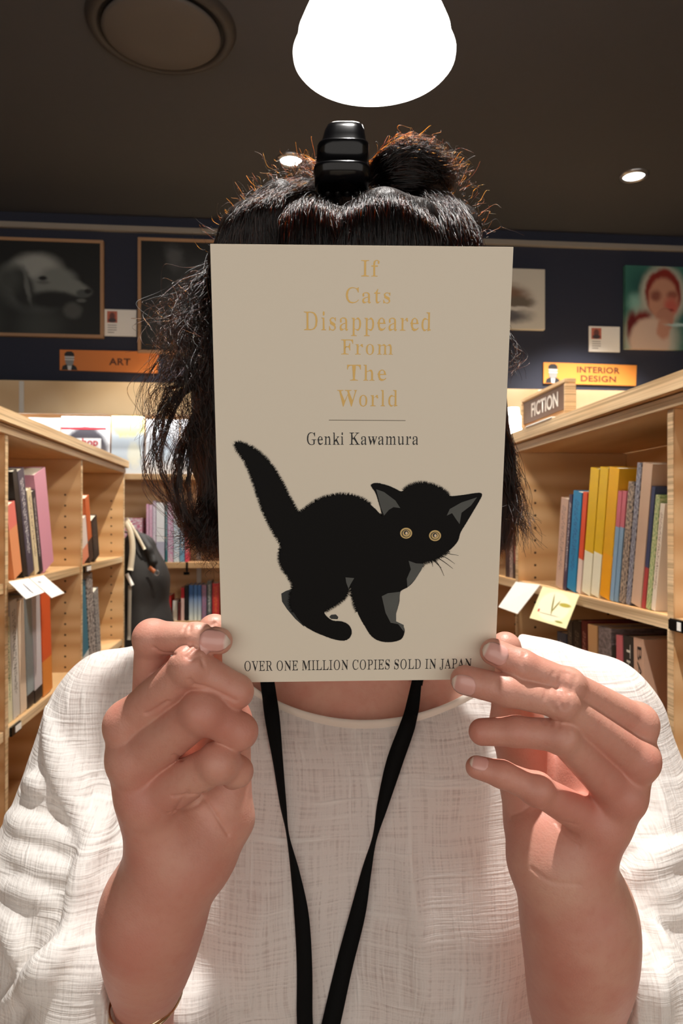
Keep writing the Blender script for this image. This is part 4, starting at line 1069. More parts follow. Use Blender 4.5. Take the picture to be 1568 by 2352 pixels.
wa = t.n('ShaderNodeVectorMath', operation='MULTIPLY_ADD'); t.l(wr.outputs['Color'], wa.inputs[0]); wa.inputs[1].default_value = (.012, .012, .012); t.l(v, wa.inputs[2])
def thread(sc, th=(.5, .68)):
    m = t.n('ShaderNodeMapping'); m.inputs['Scale'].default_value = sc; t.l(wa.outputs[0], m.inputs['Vector'])
    return t.noise(m.outputs[0], 1, 2, .55)
a1 = thread((620, 60, 22)); a2 = thread((22, 22, 620)); b1 = thread((150, 30, 9)); b2 = thread((9, 9, 150)); s1 = thread((90, 90, 90)); 
r1 = t.ramp(b1, [(.58, (0, 0, 0, 1)), (.70, (1, 1, 1, 1))]); r2 = t.ramp(b2, [(.60, (0, 0, 0, 1)), (.72, (1, 1, 1, 1))])
hh = t.math('ADD', t.math('ADD', a1, a2), t.math('MULTIPLY', t.math('ADD', t.math('ADD', r1, r2), s1), .8))
t.p.inputs['Base Color'].default_value = srgb(240, 236, 230); t.p.inputs['Roughness'].default_value = .75; t.p.inputs['Sheen Weight'].default_value = .15
t.bump(hh, .55, .0012)
tr = t.n('ShaderNodeBsdfTransparent'); tl_ = t.n('ShaderNodeBsdfTranslucent'); tl_.inputs[0].default_value = srgb(240, 234, 228)
m1 = t.n('ShaderNodeMixShader'); m1.inputs[0].default_value = .22; t.l(t.p.outputs[0], m1.inputs[1]); t.l(tl_.outputs[0], m1.inputs[2])
open_ = t.math('MULTIPLY', t.math('SUBTRACT', 1.0, t.math('MAXIMUM', r1, r2)), t.ramp(t.math('ADD', a1, a2), [(.55, (.46, .46, .46, 1)), (1.0, (.10, .10, .10, 1))]))
m2 = t.n('ShaderNodeMixShader'); t.l(open_, m2.inputs[0]); t.l(m1.outputs[0], m2.inputs[1]); t.l(tr.outputs[0], m2.inputs[2]); t.l(m2.outputs[0], t.out.inputs['Surface'])
GAUZE = t.m
blouse = link('blouse', bigmesh(toworld(V), Q), person, GAUZE)
# neck band along the opening
HEMM = plain('blouse_hem', srgb(226, 214, 200), .9)
for a in ('neck_band',):
    pts = []
    for k in range(61):
        th = math.pi*(.20+.60*k/60); px = 838+372*math.cos(th); py = 1372+282*math.sin(th)+11
        h = march(blouse_fn, px, py)
        if h is not None: pts.append(h)
    pts = np.array(pts); v, f = [], []
    for i, p in enumerate(pts):
        th = math.pi*(.20+.60*i/60); dn = np.array([math.cos(th)*.4, 0, -math.sin(th)])
        n_ = grad(blouse_fn, p[None], .002)[0]
        for (du, dn2) in ((-.0033, .0004), (-.0030, .0013), (0, .0016), (.0030, .0013), (.0034, .0002)):
            v.append(p+dn*du+n_*dn2)
    for i in range(len(pts)-1):
        for j in range(4): f.append((i*5+j, i*5+j+1, (i+1)*5+j+1, (i+1)*5+j))
    link('neck_band', newmesh(toworld(np.array(v)), f, True), person, HEMM)
# trousers and shoes (below the frame)
def legs_fn(P):
    d = ell(P, np.array([.005, .58, -.60]), np.array([.165, .115, .13]))
    for s in (-1, 1):
        d = smin(d, chainf(P, [np.array([.005+s*.08, .58, -.62]), np.array([.005+s*.085, .57, -.95]), np.array([.005+s*.085, .59, -1.32])], [.085, .06, .045], .03), .03)
    return d
V, Q = surfnet(legs_fn, (-.2, .42, -1.37), (.21, .72, -.46), .009)
link('trousers', bigmesh(toworld(V), Q), person, plain('dark_trousers', srgb(40, 42, 52), .8))
for s in (-1, 1):
    def sh(P): return smax(smin(ell(P, np.array([.005+s*.09, .55, -1.345]), np.array([.042, .115, .036])), cone(P, np.array([.005+s*.087, .60, -1.34]), np.array([.005+s*.086, .60, -1.30]), .04, .043), .02), -(P[:, 2]+1.378), .002)
    V, Q = surfnet(sh, (.005+s*.09-.06, .42, -1.385), (.005+s*.09+.06, .69, -1.24), .006)
    link('shoe', bigmesh(toworld(V), Q), person, plain('shoe_leather', srgb(30, 28, 28), .4))

# ------------------------------------------------------------------ hair
def hair_fn(P):
    sk = ell(P, hc+np.array([0, .012, .004]), np.array([.088, .098, .112]))
    d = smax(sk, np.minimum((hc[1]-.035)-P[:, 1], (hc[2]+.052)-P[:, 2]), .01)
    def ch(pts, k=.01):
        a, r = seg(pts); return chainf(P, a, r, k)
    for c in (ch([(810, 520, .485, 48), (880, 492, .478, 50), (960, 505, .485, 48)]), ch([(690, 500, .488, 38), (750, 505, .488, 38)]),
              ch([(520, 600, .53, 44), (565, 530, .52, 52), (640, 460, .52, 46)]), ch([(1068, 600, .55, 42), (1050, 530, .54, 50), (980, 460, .55, 46)])):
        d = smin(d, c, .006)
    d = smin(d, ch([(870, 425, .555, 28), (930, 385, .55, 36), (990, 400, .555, 32), (985, 445, .56, 30)]), .008)
    d = smin(d, ch([(730, 425, .56, 26), (690, 410, .56, 20)]), .008)
    d = smin(d, ch([(555, 620, .565, 70), (520, 850, .57, 78), (512, 1050, .565, 70), (520, 1240, .55, 34)]), .015)
    d = smin(d, ch([(1070, 620, .575, 60), (1105, 850, .575, 52), (1130, 1050, .565, 44), (1128, 1230, .55, 26)]), .015)
    d = smin(d, ell(P, hc+np.array([0, .055, -.075]), np.array([.085, .05, .12])), .02)
    return d
V, Q = surfnet(hair_fn, (-.13, .42, -.05), (.16, .72, .30), .0026)
t = NT('hair_base'); v = t.coord('Object', (1, 1, 1)); nn = t.noise(t.coord('Object', (260, 260, 26)), 1, 3, .6)
t.l(t.ramp(nn, [(.35, (.004, .0025, .002, 1)), (.7, (.03, .017, .011, 1))]), t.p.inputs['Base Color']); t.p.inputs['Roughness'].default_value = .5; t.p.inputs['Specular IOR Level'].default_value = .3
t.bump(nn, .8, .002)
link('hair_mass', bigmesh(toworld(V), Q), person, t.m)
t = NT('hair_strands'); t.t.nodes.remove(t.p); hb = t.n('ShaderNodeBsdfHairPrincipled'); hb.parametrization = 'MELANIN'
hi_ = t.n('ShaderNodeHairInfo')
hb.inputs['Melanin'].default_value = .93; hb.inputs['Melanin Redness'].default_value = .55; hb.inputs['Roughness'].default_value = .18; hb.inputs['Radial Roughness'].default_value = .35
hb.inputs['Random Color'].default_value = .25; hb.inputs['Random Roughness'].default_value = .3
t.l(t.math('SUBTRACT', 1.0, t.math('MULTIPLY', t.math('POWER', hi_.outputs['Intercept'], 2.0), .16)), hb.inputs['Melanin'])
t.l(hb.outputs[0], t.out.inputs['Surface']); HAIRM = t.m
T = 16
def strands(ctrl, frizz=.002, wav=2.0):
    """ctrl: (n, k, 3) camera-aligned control points -> (n, T, 3)"""
    n, k, _ = ctrl.shape
    P = np.concatenate([2*ctrl[:, :1]-ctrl[:, 1:2], ctrl, 2*ctrl[:, -1:]-ctrl[:, -2:-1]], 1); out = np.zeros((n, T, 3))
    for j in range(T):
        u = j/(T-1)*(k-1); i = min(int(u), k-2); x = u-i
        a, b, c, d = P[:, i], P[:, i+1], P[:, i+2], P[:, i+3]
        out[:, j] = .5*((2*b)+(c-a)*x+(2*a-5*b+4*c-d)*x*x+(3*b-a-3*c+d)*x**3)
    tt = np.linspace(0, 1, T)[None, :, None]; ph = RNG.uniform(0, 6.28, (n, 1, 3)); fr = RNG.uniform(.4, wav, (n, 1, 3)); am = np.abs(RNG.normal(0, frizz, (n, 1, 3)))
    out += am*np.sin(tt*fr*6.28+ph)*(.15+tt)
    return out
def G(n, rows, jit, frizz=.002, wav=2.0, clump=0, lam=None, s_pow=1.0):
    """rows: list of (x0, x1, y0, y1, z): control k is interpolated by s in 0..1 between its two ends; jit px per row"""
    if clump:
        cs = RNG.uniform(0, 1, clump); s = cs[RNG.integers(0, clump, n)]; cid = RNG.integers(0, clump, n); s = cs[cid]
        cj = RNG.normal(0, 1, (clump, len(rows), 3))[cid]
    else: s = RNG.uniform(0, 1, n); cj = RNG.normal(0, 1, (n, len(rows), 3))
    q = RNG.uniform(0, 1, n); c = np.zeros((n, len(rows), 3))
    for i, r in enumerate(rows):
        x0, x1, y0, y1, z = r[:5]; arch = r[5] if len(r) > 5 else 0
        j = jit[i] if hasattr(jit, '__len__') else jit
        inner = .22 if clump else 0
        x = x0+(x1-x0)*s+j*cj[:, i, 0]+RNG.normal(0, 1, n)*j*inner; y = y0+(y1-y0)*s-arch*np.sin(np.pi*np.clip(s, 0, 1))+j*.6*cj[:, i, 1]+RNG.normal(0, 1, n)*j*inner
        zz = z+.006*cj[:, i, 2]*j/20
        if lam: zz = zz+lam[0]*q; y = y+lam[1]*q*(1 if 0 < i < len(rows)-1 else .3)
        c[:, i] = np.stack([(x-784)/F*zz, zz, (1200-y)/F*zz], 1)
    return strands(c, frizz, wav)
S = []
S.append(G(2600, [(785, 1010, 740, 740, .470), (775, 1012, 610, 610, .452), (782, 1000, 500, 515, .455, 40), (800, 960, 470, 480, .480, 35), (812, 880, 462, 455, .515, 8), (812, 860, 450, 440, .54)], 3, .0022, 5.0, lam=(.012, 18)))
S.append(G(1500, [(645, 795, 740, 740, .475), (635, 796, 610, 610, .456), (648, 785, 500, 510, .462, 32), (680, 780, 470, 480, .485, 20), (740, 785, 455, 455, .52), (770, 790, 440, 440, .54)], 3, .0022, 5.0, lam=(.012, 16)))
S.append(G(900, [(770, 830, 740, 740, .47), (765, 835, 620, 620, .455), (780, 820, 530, 530, .462), (785, 815, 490, 490, .49), (790, 812, 460, 460, .52)], 3, .001, lam=(.008, 12)))
S.append(G(2200, [(500, 655, 740, 740, .510), (492, 650, 620, 600, .492), (520, 640, 525, 480, .487, 14), (575, 665, 465, 440, .50, 6), (655, 720, 425, 425, .52), (740, 760, 420, 430, .545)], 5, .0026, 5.0, lam=(.014, 16)))
S.append(G(1900, [(1000, 1118, 740, 740, .50), (998, 1112, 610, 620, .482), (985, 1092, 520, 530, .49, 10), (965, 1050, 470, 470, .51, 8), (920, 980, 440, 440, .54), (870, 880, 430, 430, .56)], 5, .0026, 5.0, lam=(.012, 14)))
# twisted bun to the right of the clip
S.append(G(900, [(845, 860, 400, 450, .545), (880, 900, 352, 430, .528), (960, 950, 336, 430, .526), (1030, 985, 378, 430, .535), (1025, 970, 440, 440, .55), (960, 930, 462, 450, .56)], 7, .002, lam=(.02, 8)))
S.append(G(420, [(850, 870, 380, 420, .54), (880, 900, 350, 380, .528), (930, 950, 322, 350, .525), (985, 1010, 330, 380, .53), (1015, 1045, 365, 420, .54)], 8, .0035, 2.5))
S.append(G(30, [(930, 1000, 360, 400, .53), (985, 1040, 340, 400, .53), (1040, 1070, 375, 380, .53)], 14, .004))
S.append(G(90, [(738, 742, 400, 430, .54), (715, 718, 372, 420, .535), (690, 700, 366, 410, .54), (680, 690, 388, 420, .545)], 9, .003, 2.5))
# left falling hair
S.append(G(3400, [(545, 600, 560, 640, .56), (500, 540, 700, 720, .55), (470, 520, 850, 860, .54), (468, 515, 1010, 1010, .535), (480, 520, 1150, 1160, .535), (496, 530, 1250, 1270, .54)], [10, 10, 12, 12, 12, 15], .003, lam=(.02, 0)))
S.append(G(260, [(535, 560, 560, 620, .55), (455, 500, 660, 720, .53), (405, 470, 760, 860, .52), (395, 460, 880, 980, .52), (420, 470, 980, 1080, .525)], [14, 18, 24, 28, 34], .005, 2.6))
S.append(G(260, [(500, 515, 600, 680, .54), (440, 480, 650, 740, .53), (385, 450, 700, 820, .525), (375, 470, 760, 880, .52)], [16, 24, 30, 34], .006, 3))
S.append(G(120, [(500, 470, 820, 900, .54), (420, 400, 880, 930, .53), (375, 345, 980, 1010, .525), (380, 330, 1080, 1110, .525), (410, 400, 1170, 1190, .525), (450, 440, 1230, 1235, .53)], [14, 14, 14, 14, 14, 12], .0012, 1.2, clump=13))
S.append(G(210, [(500, 490, 850, 950, .54), (450, 430, 950, 1000, .53), (432, 395, 1060, 1080, .525), (435, 395, 1140, 1150, .525), (455, 420, 1210, 1220, .53), (500, 470, 1260, 1250, .535)], [14, 12, 12, 12, 10, 14], .0012, 1.2, clump=15))
S.append(G(300, [(490, 510, 1100, 1160, .54), (450, 490, 1180, 1220, .53), (430, 480, 1225, 1270, .53), (400, 495, 1225, 1300, .53)], [14, 14, 12, 22], .003, 2))
S.append(G(110, [(450, 460, 820, 900, .53), (380, 400, 800, 900, .525), (345, 360, 880, 950, .52), (335, 380, 960, 1010, .52)], [12, 22, 22, 26], .004, 1.5, clump=14))
# right falling hair
S.append(G(1700, [(1085, 1060, 560, 620, .56), (1115, 1090, 720, 720, .555), (1140, 1100, 880, 880, .55), (1165, 1110, 1040, 1040, .545), (1178, 1115, 1150, 1160, .54), (1165, 1120, 1250, 1270, .54)], [8, 9, 9, 9, 9, 12], .002, lam=(.02, 0)))
S.append(G(150, [(1140, 1150, 930, 1000, .55), (1165, 1170, 1030, 1080, .54), (1185, 1190, 1130, 1180, .535), (1185, 1225, 1190, 1260, .53)], [8, 9, 11, 16], .003, 2))
S.append(G(22, [(1150, 1160, 700, 760, .55), (1178, 1175, 770, 800, .54), (1190, 1186, 810, 830, .535), (1176, 1180, 850, 870, .53)], 8, .003, 2))
# flyaways round the crown
fl = []
for (x, y) in smooth_path([(500, 560, 0), (535, 490, 0), (600, 440, 0), (660, 385, 0), (730, 365, 0)], 12)[:, :2]:
    fl.append((x, y, -1))
for (x, y) in smooth_path([(870, 350, 0), (950, 325, 0), (1030, 370, 0), (1070, 450, 0), (1110, 540, 0)], 12)[:, :2]:
    fl.append((x, y, 1))
fc = []
for (x, y, sg) in fl*2:
    a = RNG.uniform(.2, 1.5); l_ = RNG.uniform(14, 46); z = RNG.uniform(.49, .55); cv = RNG.normal(0, 14)
    x += RNG.normal(0, 8); y += RNG.normal(0, 8)+6
    dx, dy = sg*math.cos(a)*l_, -math.sin(a)*l_
    fc.append([L(x, y, z), L(x+dx*.5+cv*.4, y+dy*.5-cv*.3, z), L(x+dx+cv, y+dy+cv*.5, z-.004)])
S.append(strands(np.array(fc), .002, 2))
allp = np.concatenate(S); NS = len(allp)
hcv = bpy.data.hair_curves.new('hair'); hcv.add_curves([T]*NS)
off = np.array(person.location)
hcv.attributes['position'].data.foreach_set('vector', (toworld(allp.reshape(-1, 3))-off).astype(np.float32).ravel())
ra = hcv.attributes.get('radius') or hcv.attributes.new('radius', 'FLOAT', 'POINT')
base = RNG.uniform(.0001, .00019, (NS, 1)); ra.data.foreach_set('value', (base*np.linspace(1.1, .45, T)[None]).astype(np.float32).ravel())
ho = bpy.data.objects.new('hair', hcv); COL.objects.link(ho); hcv.materials.append(HAIRM); ho.parent = person

# ------------------------------------------------------------------ black claw clip on the crown
cz = .505
clip = empty('hair_clip', cw(L(786, 440, cz)), 'glossy black claw clip with stepped jaws holding the twisted hair', 'hair clip')
def loft(secs, n=28, p=3.2):
    v, f = [], []
    for (px, py, wpx, dz, hd) in secs:
        c = L(px, py, cz+dz); hw = R(wpx/2, cz)
        for k in range(n):
            a = 2*math.pi*k/n; ca, sa = math.cos(a), math.sin(a)
            v.append(c+np.array([hw*abs(ca)**(2/p)*np.sign(ca), hd*abs(sa)**(2/p)*np.sign(sa), 0]))
    for i in range(len(secs)-1):
        for k in range(n):
            k2 = (k+1) % n; f.append((i*n+k, (i+1)*n+k, (i+1)*n+k2, i*n+k2))
    f.append(tuple(range(n))); f.append(tuple((len(secs)-1)*n+k for k in range(n-1, -1, -1)))
    return newmesh(toworld(np.array(v)), f, True)
secs = [(792, 285, 50, .004, .003), (792, 287, 66, .003, .005), (792, 293, 82, .001, .0075), (791, 305, 92, 0, .009), (790, 322, 99, -.001, .010), (789, 334, 104, -.002, .0105), (789, 337, 106, -.0022, .0108),
        (789, 339, 116, -.0035, .0135), (788, 344, 119, -.004, .0140), (787, 360, 119, -.003, .0130), (786, 380, 122, -.0025, .0125), (786, 390, 124, -.003, .013), (785, 393, 128, -.0045, .0155), (785, 399, 130, -.005, .0158), (785, 415, 126, -.004, .0145), (784, 432, 122, -.003, .013), (784, 439, 112, -.001, .011), (784, 442, 90, .001, .007)]
link('front_jaw', loft(secs), clip, BLACKP)
secs2 = [(a, b+30, w*.8, dz+.034, hd*.8) for a, b, w, dz, hd in secs]
link('rear_jaw', loft(secs2), clip, BLACKP)
link('hinge', tube_mesh([cw(L(750, 330, cz+.018)), cw(L(828, 330, cz+.018))], .0045, 12), clip, BLACKP)
for k in range(4):
    x = 752+k*22
    link('tooth', tube_mesh([cw(q) for q in smooth_path([L(x, 425, cz+.002), L(x+2, 450, cz+.004), L(x+6, 470, cz+.014), L(x+8, 480, cz+.028)], 5)], list(np.linspace(.0035, .0012, 16)), 8), clip, BLACKP)


# ------------------------------------------------------------------ the held paperback
TL, TR, BL, BR = [cw(L(*q)) for q in ((483, 560, .3125), (1180, 567, .3175), (511, 1568, .3495), (1134, 1560, .3545))]
bu = ((TR-TL)+(BR-BL)).normalized(); bv = ((TL-BL)+(TR-BR)); bv = (bv-bu*bv.dot(bu)).normalized(); bn = bu.cross(bv)     # bn faces the camera
bc0 = (TL+TR+BL+BR)/4; BW = ((TR-TL).length+(BR-BL).length)/2; BH = ((TL-BL).length+(TR-BR).length)/2; BT = .0135
def bp(u, v, n=0.0): return bc0+bu*u+bv*v+bn*n
def bpx(px, py, n=0.0):
    d = Vector((SN+CS*(px-784)/F, CS-SN*(px-784)/F, (1200-py)/F)); o = bc0+bn*n
    return CAM+d*((o-CAM).dot(bn)/d.dot(bn))
held = empty('book', bp(0, -BH/2, -BT/2), 'cream paperback with gold title and a black kitten held before the face', 'book')
t = NT('cream_cover'); t.p.inputs['Base Color'].default_value = srgb(232, 222, 202); t.p.inputs['Roughness'].default_value = .48
t.bump(t.noise(t.coord('Object'), 900, 2), .04, .0003); CREAM = t.m
def slab(name, u0, u1, v0, v1, n0, n1, m, bev=.0002):
    bm = bmesh.new(); M = Matrix((bu.to_4d(), bv.to_4d(), bn.to_4d(), (0, 0, 0, 1))).transposed(); 
    M = Matrix.Translation(bc0) @ Matrix(((bu.x, bv.x, bn.x, 0), (bu.y, bv.y, bn.y, 0), (bu.z, bv.z, bn.z, 0), (0, 0, 0, 1)))
    bm_box(bm, (u0, v0, n0), (u1, v1, n1), M, bev); return link(name, from_bm(bm), held, m)
ct = .00045
slab('front_cover', -BW/2, BW/2, -BH/2, BH/2, -ct, 0, CREAM, .0001)
slab('back_cover', -BW/2, BW/2, -BH/2, BH/2, -BT, -BT+ct, CREAM, .0001)
slab('spine', -BW/2, -BW/2+ct, -BH/2, BH/2, -BT+ct, -ct, CREAM, .0001)
slab('page_block', -BW/2+ct*1.1, BW/2-.0006, -BH/2+.0005, BH/2-.0005, -BT+ct*1.2, -ct*1.2, PAPER, .0001)
GOLD = plain('gold_foil', srgb(196, 160, 92), .36, .5); INK = plain('black_ink', srgb(30, 28, 27), .55)
def cover_text(name, s, x0, x1, y0, y1, mat, off=-.011, sp=1.1):
    p = bpx((x0+x1)/2, (y0+y1)/2); w = (bpx(x1, (y0+y1)/2)-bpx(x0, (y0+y1)/2)).dot(bu); h = (bpx((x0+x1)/2, y0)-bpx((x0+x1)/2, y1)).dot(bv)
    o = put_text(name, serif(s), p, bu, bv, width=w, height=h, mat=mat, parent=held, lift=.00012, size=1, offset=0, spacing=sp, thin=True)
for s, x0, x1, y0, y1 in (('If', 829, 871, 597, 635), ('Cats', 794, 896, 660, 697), ('Disappeared', 698, 990, 716, 772), ('From', 783, 903, 780, 815), ('The', 797, 887, 838, 875), ('World', 774, 913, 896, 934)):
    cover_text('title_lettering', s, x0, x1, y0, y1, GOLD)
cover_text('author_lettering', 'Genki Kawamura', 705, 961, 993, 1022, INK, -.009, 1.06)
cover_text('tagline_lettering', 'OVER ONE MILLION COPIES SOLD IN JAPAN', 563, 1084, 1515, 1541, INK, -.009, 1.06)
def flat(name, pts, mat, lift, parent=None):
    P = [bpx(500+x*.4337, 1000+y*.4337, lift) for x, y in pts]
    return link(name, newmesh(P, [tuple(range(len(P)))][::1]), parent or held, mat)
r0, r1_, r2_, r3 = [bpx(x, y, .00012) for x, y in ((755, 964.3), (931, 965.3), (931, 966.7), (755, 965.7))]
link('rule_line', newmesh([r0, r1_, r2_, r3], [(3, 2, 1, 0)]), held, plain('rule_ink', srgb(120, 110, 92), .6))
CATB = plain('kitten_black', srgb(9, 8, 7), .7, spec=.2); CATG = plain('kitten_grey', srgb(96, 98, 94), .7, noise=.5); CATD = plain('kitten_dark_grey', srgb(58, 60, 58), .7, noise=.4)
cat = [(92, 45), (108, 38), (135, 46), (180, 66), (232, 104), (276, 150), (312, 205), (345, 262), (370, 315), (395, 362), (425, 408), (450, 400), (490, 370), (540, 340), (600, 322), (660, 316), (720, 322), (775, 345), (820, 378), (852, 410), (872, 430),
    (852, 355), (836, 305), (812, 268), (822, 256), (850, 254), (905, 268), (948, 288), (975, 298), (1010, 272), (1060, 256), (1110, 258), (1165, 276), (1208, 302), (1232, 322), (1300, 316), (1365, 306), (1390, 306), (1398, 318), (1374, 364), (1338, 425), (1306, 478), (1284, 515),
    (1270, 560), (1235, 600), (1190, 632), (1140, 662), (1090, 674), (1074, 712), (1040, 768), (1004, 804), (966, 826), (960, 880), (945, 935), (930, 985), (962, 1000), (985, 1020), (986, 1050), (968, 1080), (920, 1094), (862, 1090), (815, 1064), (782, 1015), (748, 955), (722, 885), (708, 830), (700, 775),
    (688, 830), (664, 866), (615, 902), (566, 932), (575, 958), (610, 982), (655, 986), (692, 1004), (708, 1036), (700, 1068), (670, 1086), (618, 1080), (560, 1060), (505, 1036), (455, 1004), (412, 952), (385, 900), (384, 850), (400, 800), (378, 752), (345, 705), (327, 655), (332, 606), (338, 580), (302, 520), (268, 455), (240, 395), (216, 325), (192, 252), (162, 172), (130, 112), (102, 74)]
cc = smooth_path([(a, b, 0) for a, b in cat+[cat[0]]], 3)[:-1, :2]
# far legs and pale fur first (under the black)
flat('kitten_far_leg', [(336, 838), (360, 824), (398, 812), (430, 830), (470, 900), (470, 990), (455, 1012), (410, 972), (366, 920), (340, 880)], CATD, .00010)
flat('kitten_far_paw', [(590, 962), (600, 950), (625, 948), (638, 962), (634, 974), (600, 972)], CATD, .00010)
def rot_list(a): return a
ob = link('kitten_body', newmesh([bpx(500+x*.4337, 1000+y*.4337, .00018) for x, y in cc], [tuple(range(len(cc)))]), held, CATB)
# soft fur edge: short fine spikes along the outline
v, f = [], []
n = len(cc); cyc = cc
for i in range(n):
    a, b = cyc[i], cyc[(i+1) % n]; ln = np.linalg.norm(b-a); m = int(ln/2.4)+1; tg = (b-a)/max(ln, 1e-6); nr = np.array([tg[1], -tg[0]])
    mx, my = (a+b)/2
    if my > 930 or (my > 700 and mx > 850): amp = 3.5
    elif 240 < my < 620 and mx > 1225: amp = 3
    elif mx > 800 and mx < 985 and my < 420: amp = 4
    else: amp = 20
    for k in range(m):
        for rep in range(3):
            q = a+(b-a)*(RNG.uniform(0, 1)); le = amp*RNG.uniform(.25, 1); tl2 = tg*RNG.normal(0, .5)*le; w = RNG.uniform(.7, 1.5)
            p0, p1, p2 = q-tg*w-nr*2, q+tg*w-nr*2, q+nr*le+tl2
            j = len(v); v += [bpx(500+p[0]*.4337, 1000+p[1]*.4337, .00016) for p in (p0, p1, p2)]; f.append((j, j+1, j+2))
fz = link('kitten_fur_edge', newmesh(v, f), held, CATB); fz['kind'] = 'stuff'
for pts in ([(838, 285), (880, 300), (940, 345), (966, 385), (930, 380), (905, 395), (880, 425), (862, 380)], [(1212, 425), (1228, 390), (1290, 355), (1372, 328), (1340, 372), (1290, 410), (1280, 470), (1262, 445), (1240, 412)]):
    flat('kitten_inner_ear', pts, CATG, .00022)
flat('kitten_chest_fur', [(1010, 664), (1050, 678), (1092, 680), (1076, 716), (1040, 768), (1004, 804), (1000, 760), (1022, 710)], CATG, .00022)
flat('kitten_front_leg_fur', [(868, 852), (900, 836), (966, 828), (958, 884), (944, 940), (944, 985), (984, 1004), (986, 1040), (955, 1000), (915, 992), (888, 940)], CATG, .00022)
flat('kitten_belly_fur', [(676, 752), (722, 756), (702, 790), (692, 812), (680, 780)], CATG, .00022)
EYG = plain('kitten_eye_amber', srgb(206, 176, 112), .4); EYD = plain('kitten_pupil', srgb(20, 18, 16), .3); EYW2 = plain('kitten_eye_glint', srgb(230, 206, 170), .4)
def disc(name, cx, cy, rx, ry, mat, lift, par, n=24): 
    return flat(name, [(cx+rx*math.cos(2*math.pi*k/n), cy+ry*math.sin(2*math.pi*k/n)) for k in range(n)], mat, lift, par)
for ex, ey in ((997, 518), (1150, 531)):
    e = disc('kitten_eye', ex, ey, 32, 29, EYG, .00024, held); disc('iris_ring', ex, ey+1, 24, 21, EYD, .00026, e); disc('iris', ex+1, ey+1, 20, 17.5, EYG, .00028, e); disc('pupil', ex, ey-2, 12, 12, EYD, .0003, e); disc('glint', ex+2, ey, 6.5, 8, EYW2, .00032, e)
for a, b, c in (((1180, 612), (1230, 628), (1275, 636)), ((1170, 630), (1215, 652), (1255, 680)), ((1160, 645), (1205, 675), (1245, 706)), ((1145, 652), (1178, 700), (1198, 745)), ((1138, 655), (1160, 680), (1184, 702)), ((1125, 662), (1135, 680), (1138, 696))):
    q = smooth_path([(a[0], a[1], 0), (b[0], b[1], 0), (c[0], c[1], 0)], 5)[:, :2]; v = []; m = len(q)
    for i, p in enumerate(q):
        tg = q[min(i+1, m-1)]-q[max(i-1, 0)]; tg = tg/np.linalg.norm(tg); w = 1.5*(1-i/m)+.5
        v += [p+np.array([tg[1], -tg[0]])*w, p-np.array([tg[1], -tg[0]])*w]
    link('kitten_whisker', newmesh([bpx(500+x*.4337, 1000+y*.4337, .0003) for x, y in v], [(2*i, 2*i+1, 2*i+3, 2*i+2) for i in range(m-1)]), held, CATB)


# ------------------------------------------------------------------ lanyard, bangle
def both_fn(P): return np.minimum(blouse_fn(P), body_fn(P))
lan = empty('lanyard', cw(L(735, 2440, .45)), 'flat black ribbon lanyard hanging round the neck over the blouse', 'lanyard')
t = NT('black_ribbon'); t.p.inputs['Base Color'].default_value = (.002, .002, .002, 1); t.p.inputs['Specular IOR Level'].default_value = .15; t.p.inputs['Roughness'].default_value = .8
t.bump(t.noise(t.coord('Object', (900, 900, 900)), 2, 2), .2, .0003); RIB = t.m
def ribbon(rows, pre, w0=35, post=None):
    pts, ws, zs = [], [], []
    q = smooth_path([(a, b, w) for a, b, w in rows], 7)
    for a, b, w in q:
        h = march(both_fn, a, min(b, 2420))
        z = (h[1] if h is not None else .46)-.0038-.0065*math.exp(-((b-1615)/75)**2)
        pts.append([a, b, z]); ws.append(w)
    z = np.array([p[2] for p in pts]); k = np.ones(15)/15; zp = np.concatenate([np.full(7, z[0]), z, np.full(7, z[-1])]); zs_ = np.minimum(np.convolve(zp, k, 'valid'), z)
    P3 = [L(p[0], p[1], zz) for p, zz in zip(pts, zs_)]; W3 = [w*zz/F for w, zz in zip(ws, zs_)]
    full = max(W3)*1.02
    P3 = [np.array(p) for p in pre]+P3; W3 = [full]*len(pre)+W3
    v, f = [], []; th = .0006
    for i, (p, w) in enumerate(zip(P3, W3)):
        tg = P3[min(i+1, len(P3)-1)]-P3[max(i-1, 0)]; tg = tg/np.linalg.norm(tg)
        x = w/2; dpt = math.sqrt(max(0, (full/2)**2-x*x))*.5
        if i < len(pre): sd = np.cross(tg, p-np.array([.0, .60, p[2]])); sd = sd/np.linalg.norm(sd)*full/2; sd = -sd if sd[2] < 0 and False else sd
        else: r = np.array([-tg[2], 0, tg[0]]); r = r/np.linalg.norm(r); r = r if r[0] > 0 else -r; sd = r*x+np.array([0, -dpt, 0])
        v += [p+sd, p-sd, p-sd+np.array([0, th, 0]), p+sd+np.array([0, th, 0])]
    for i in range(len(P3)-1):
        for j in range(4): f.append((i*4+j, i*4+(j+1) % 4, (i+1)*4+(j+1) % 4, (i+1)*4+j))
    return link('strap', newmesh(toworld(np.array(v)), f, True), lan, RIB)
ribbon([(613, 1560, 33), (625, 1650, 35), (638, 1750, 25), (650, 1850, 17), (660, 1915, 9), (677, 2000, 22), (692, 2100, 34), (699, 2220, 36), (700, 2352, 37), (712, 2430, 37)], [])
ribbon([(958, 1560, 20), (941, 1650, 32), (906, 1750, 36), (878, 1850, 23), (860, 1925, 8), (842, 2000, 20), (821, 2100, 34), (790, 2220, 38), (760, 2352, 42), (742, 2430, 40)], [])
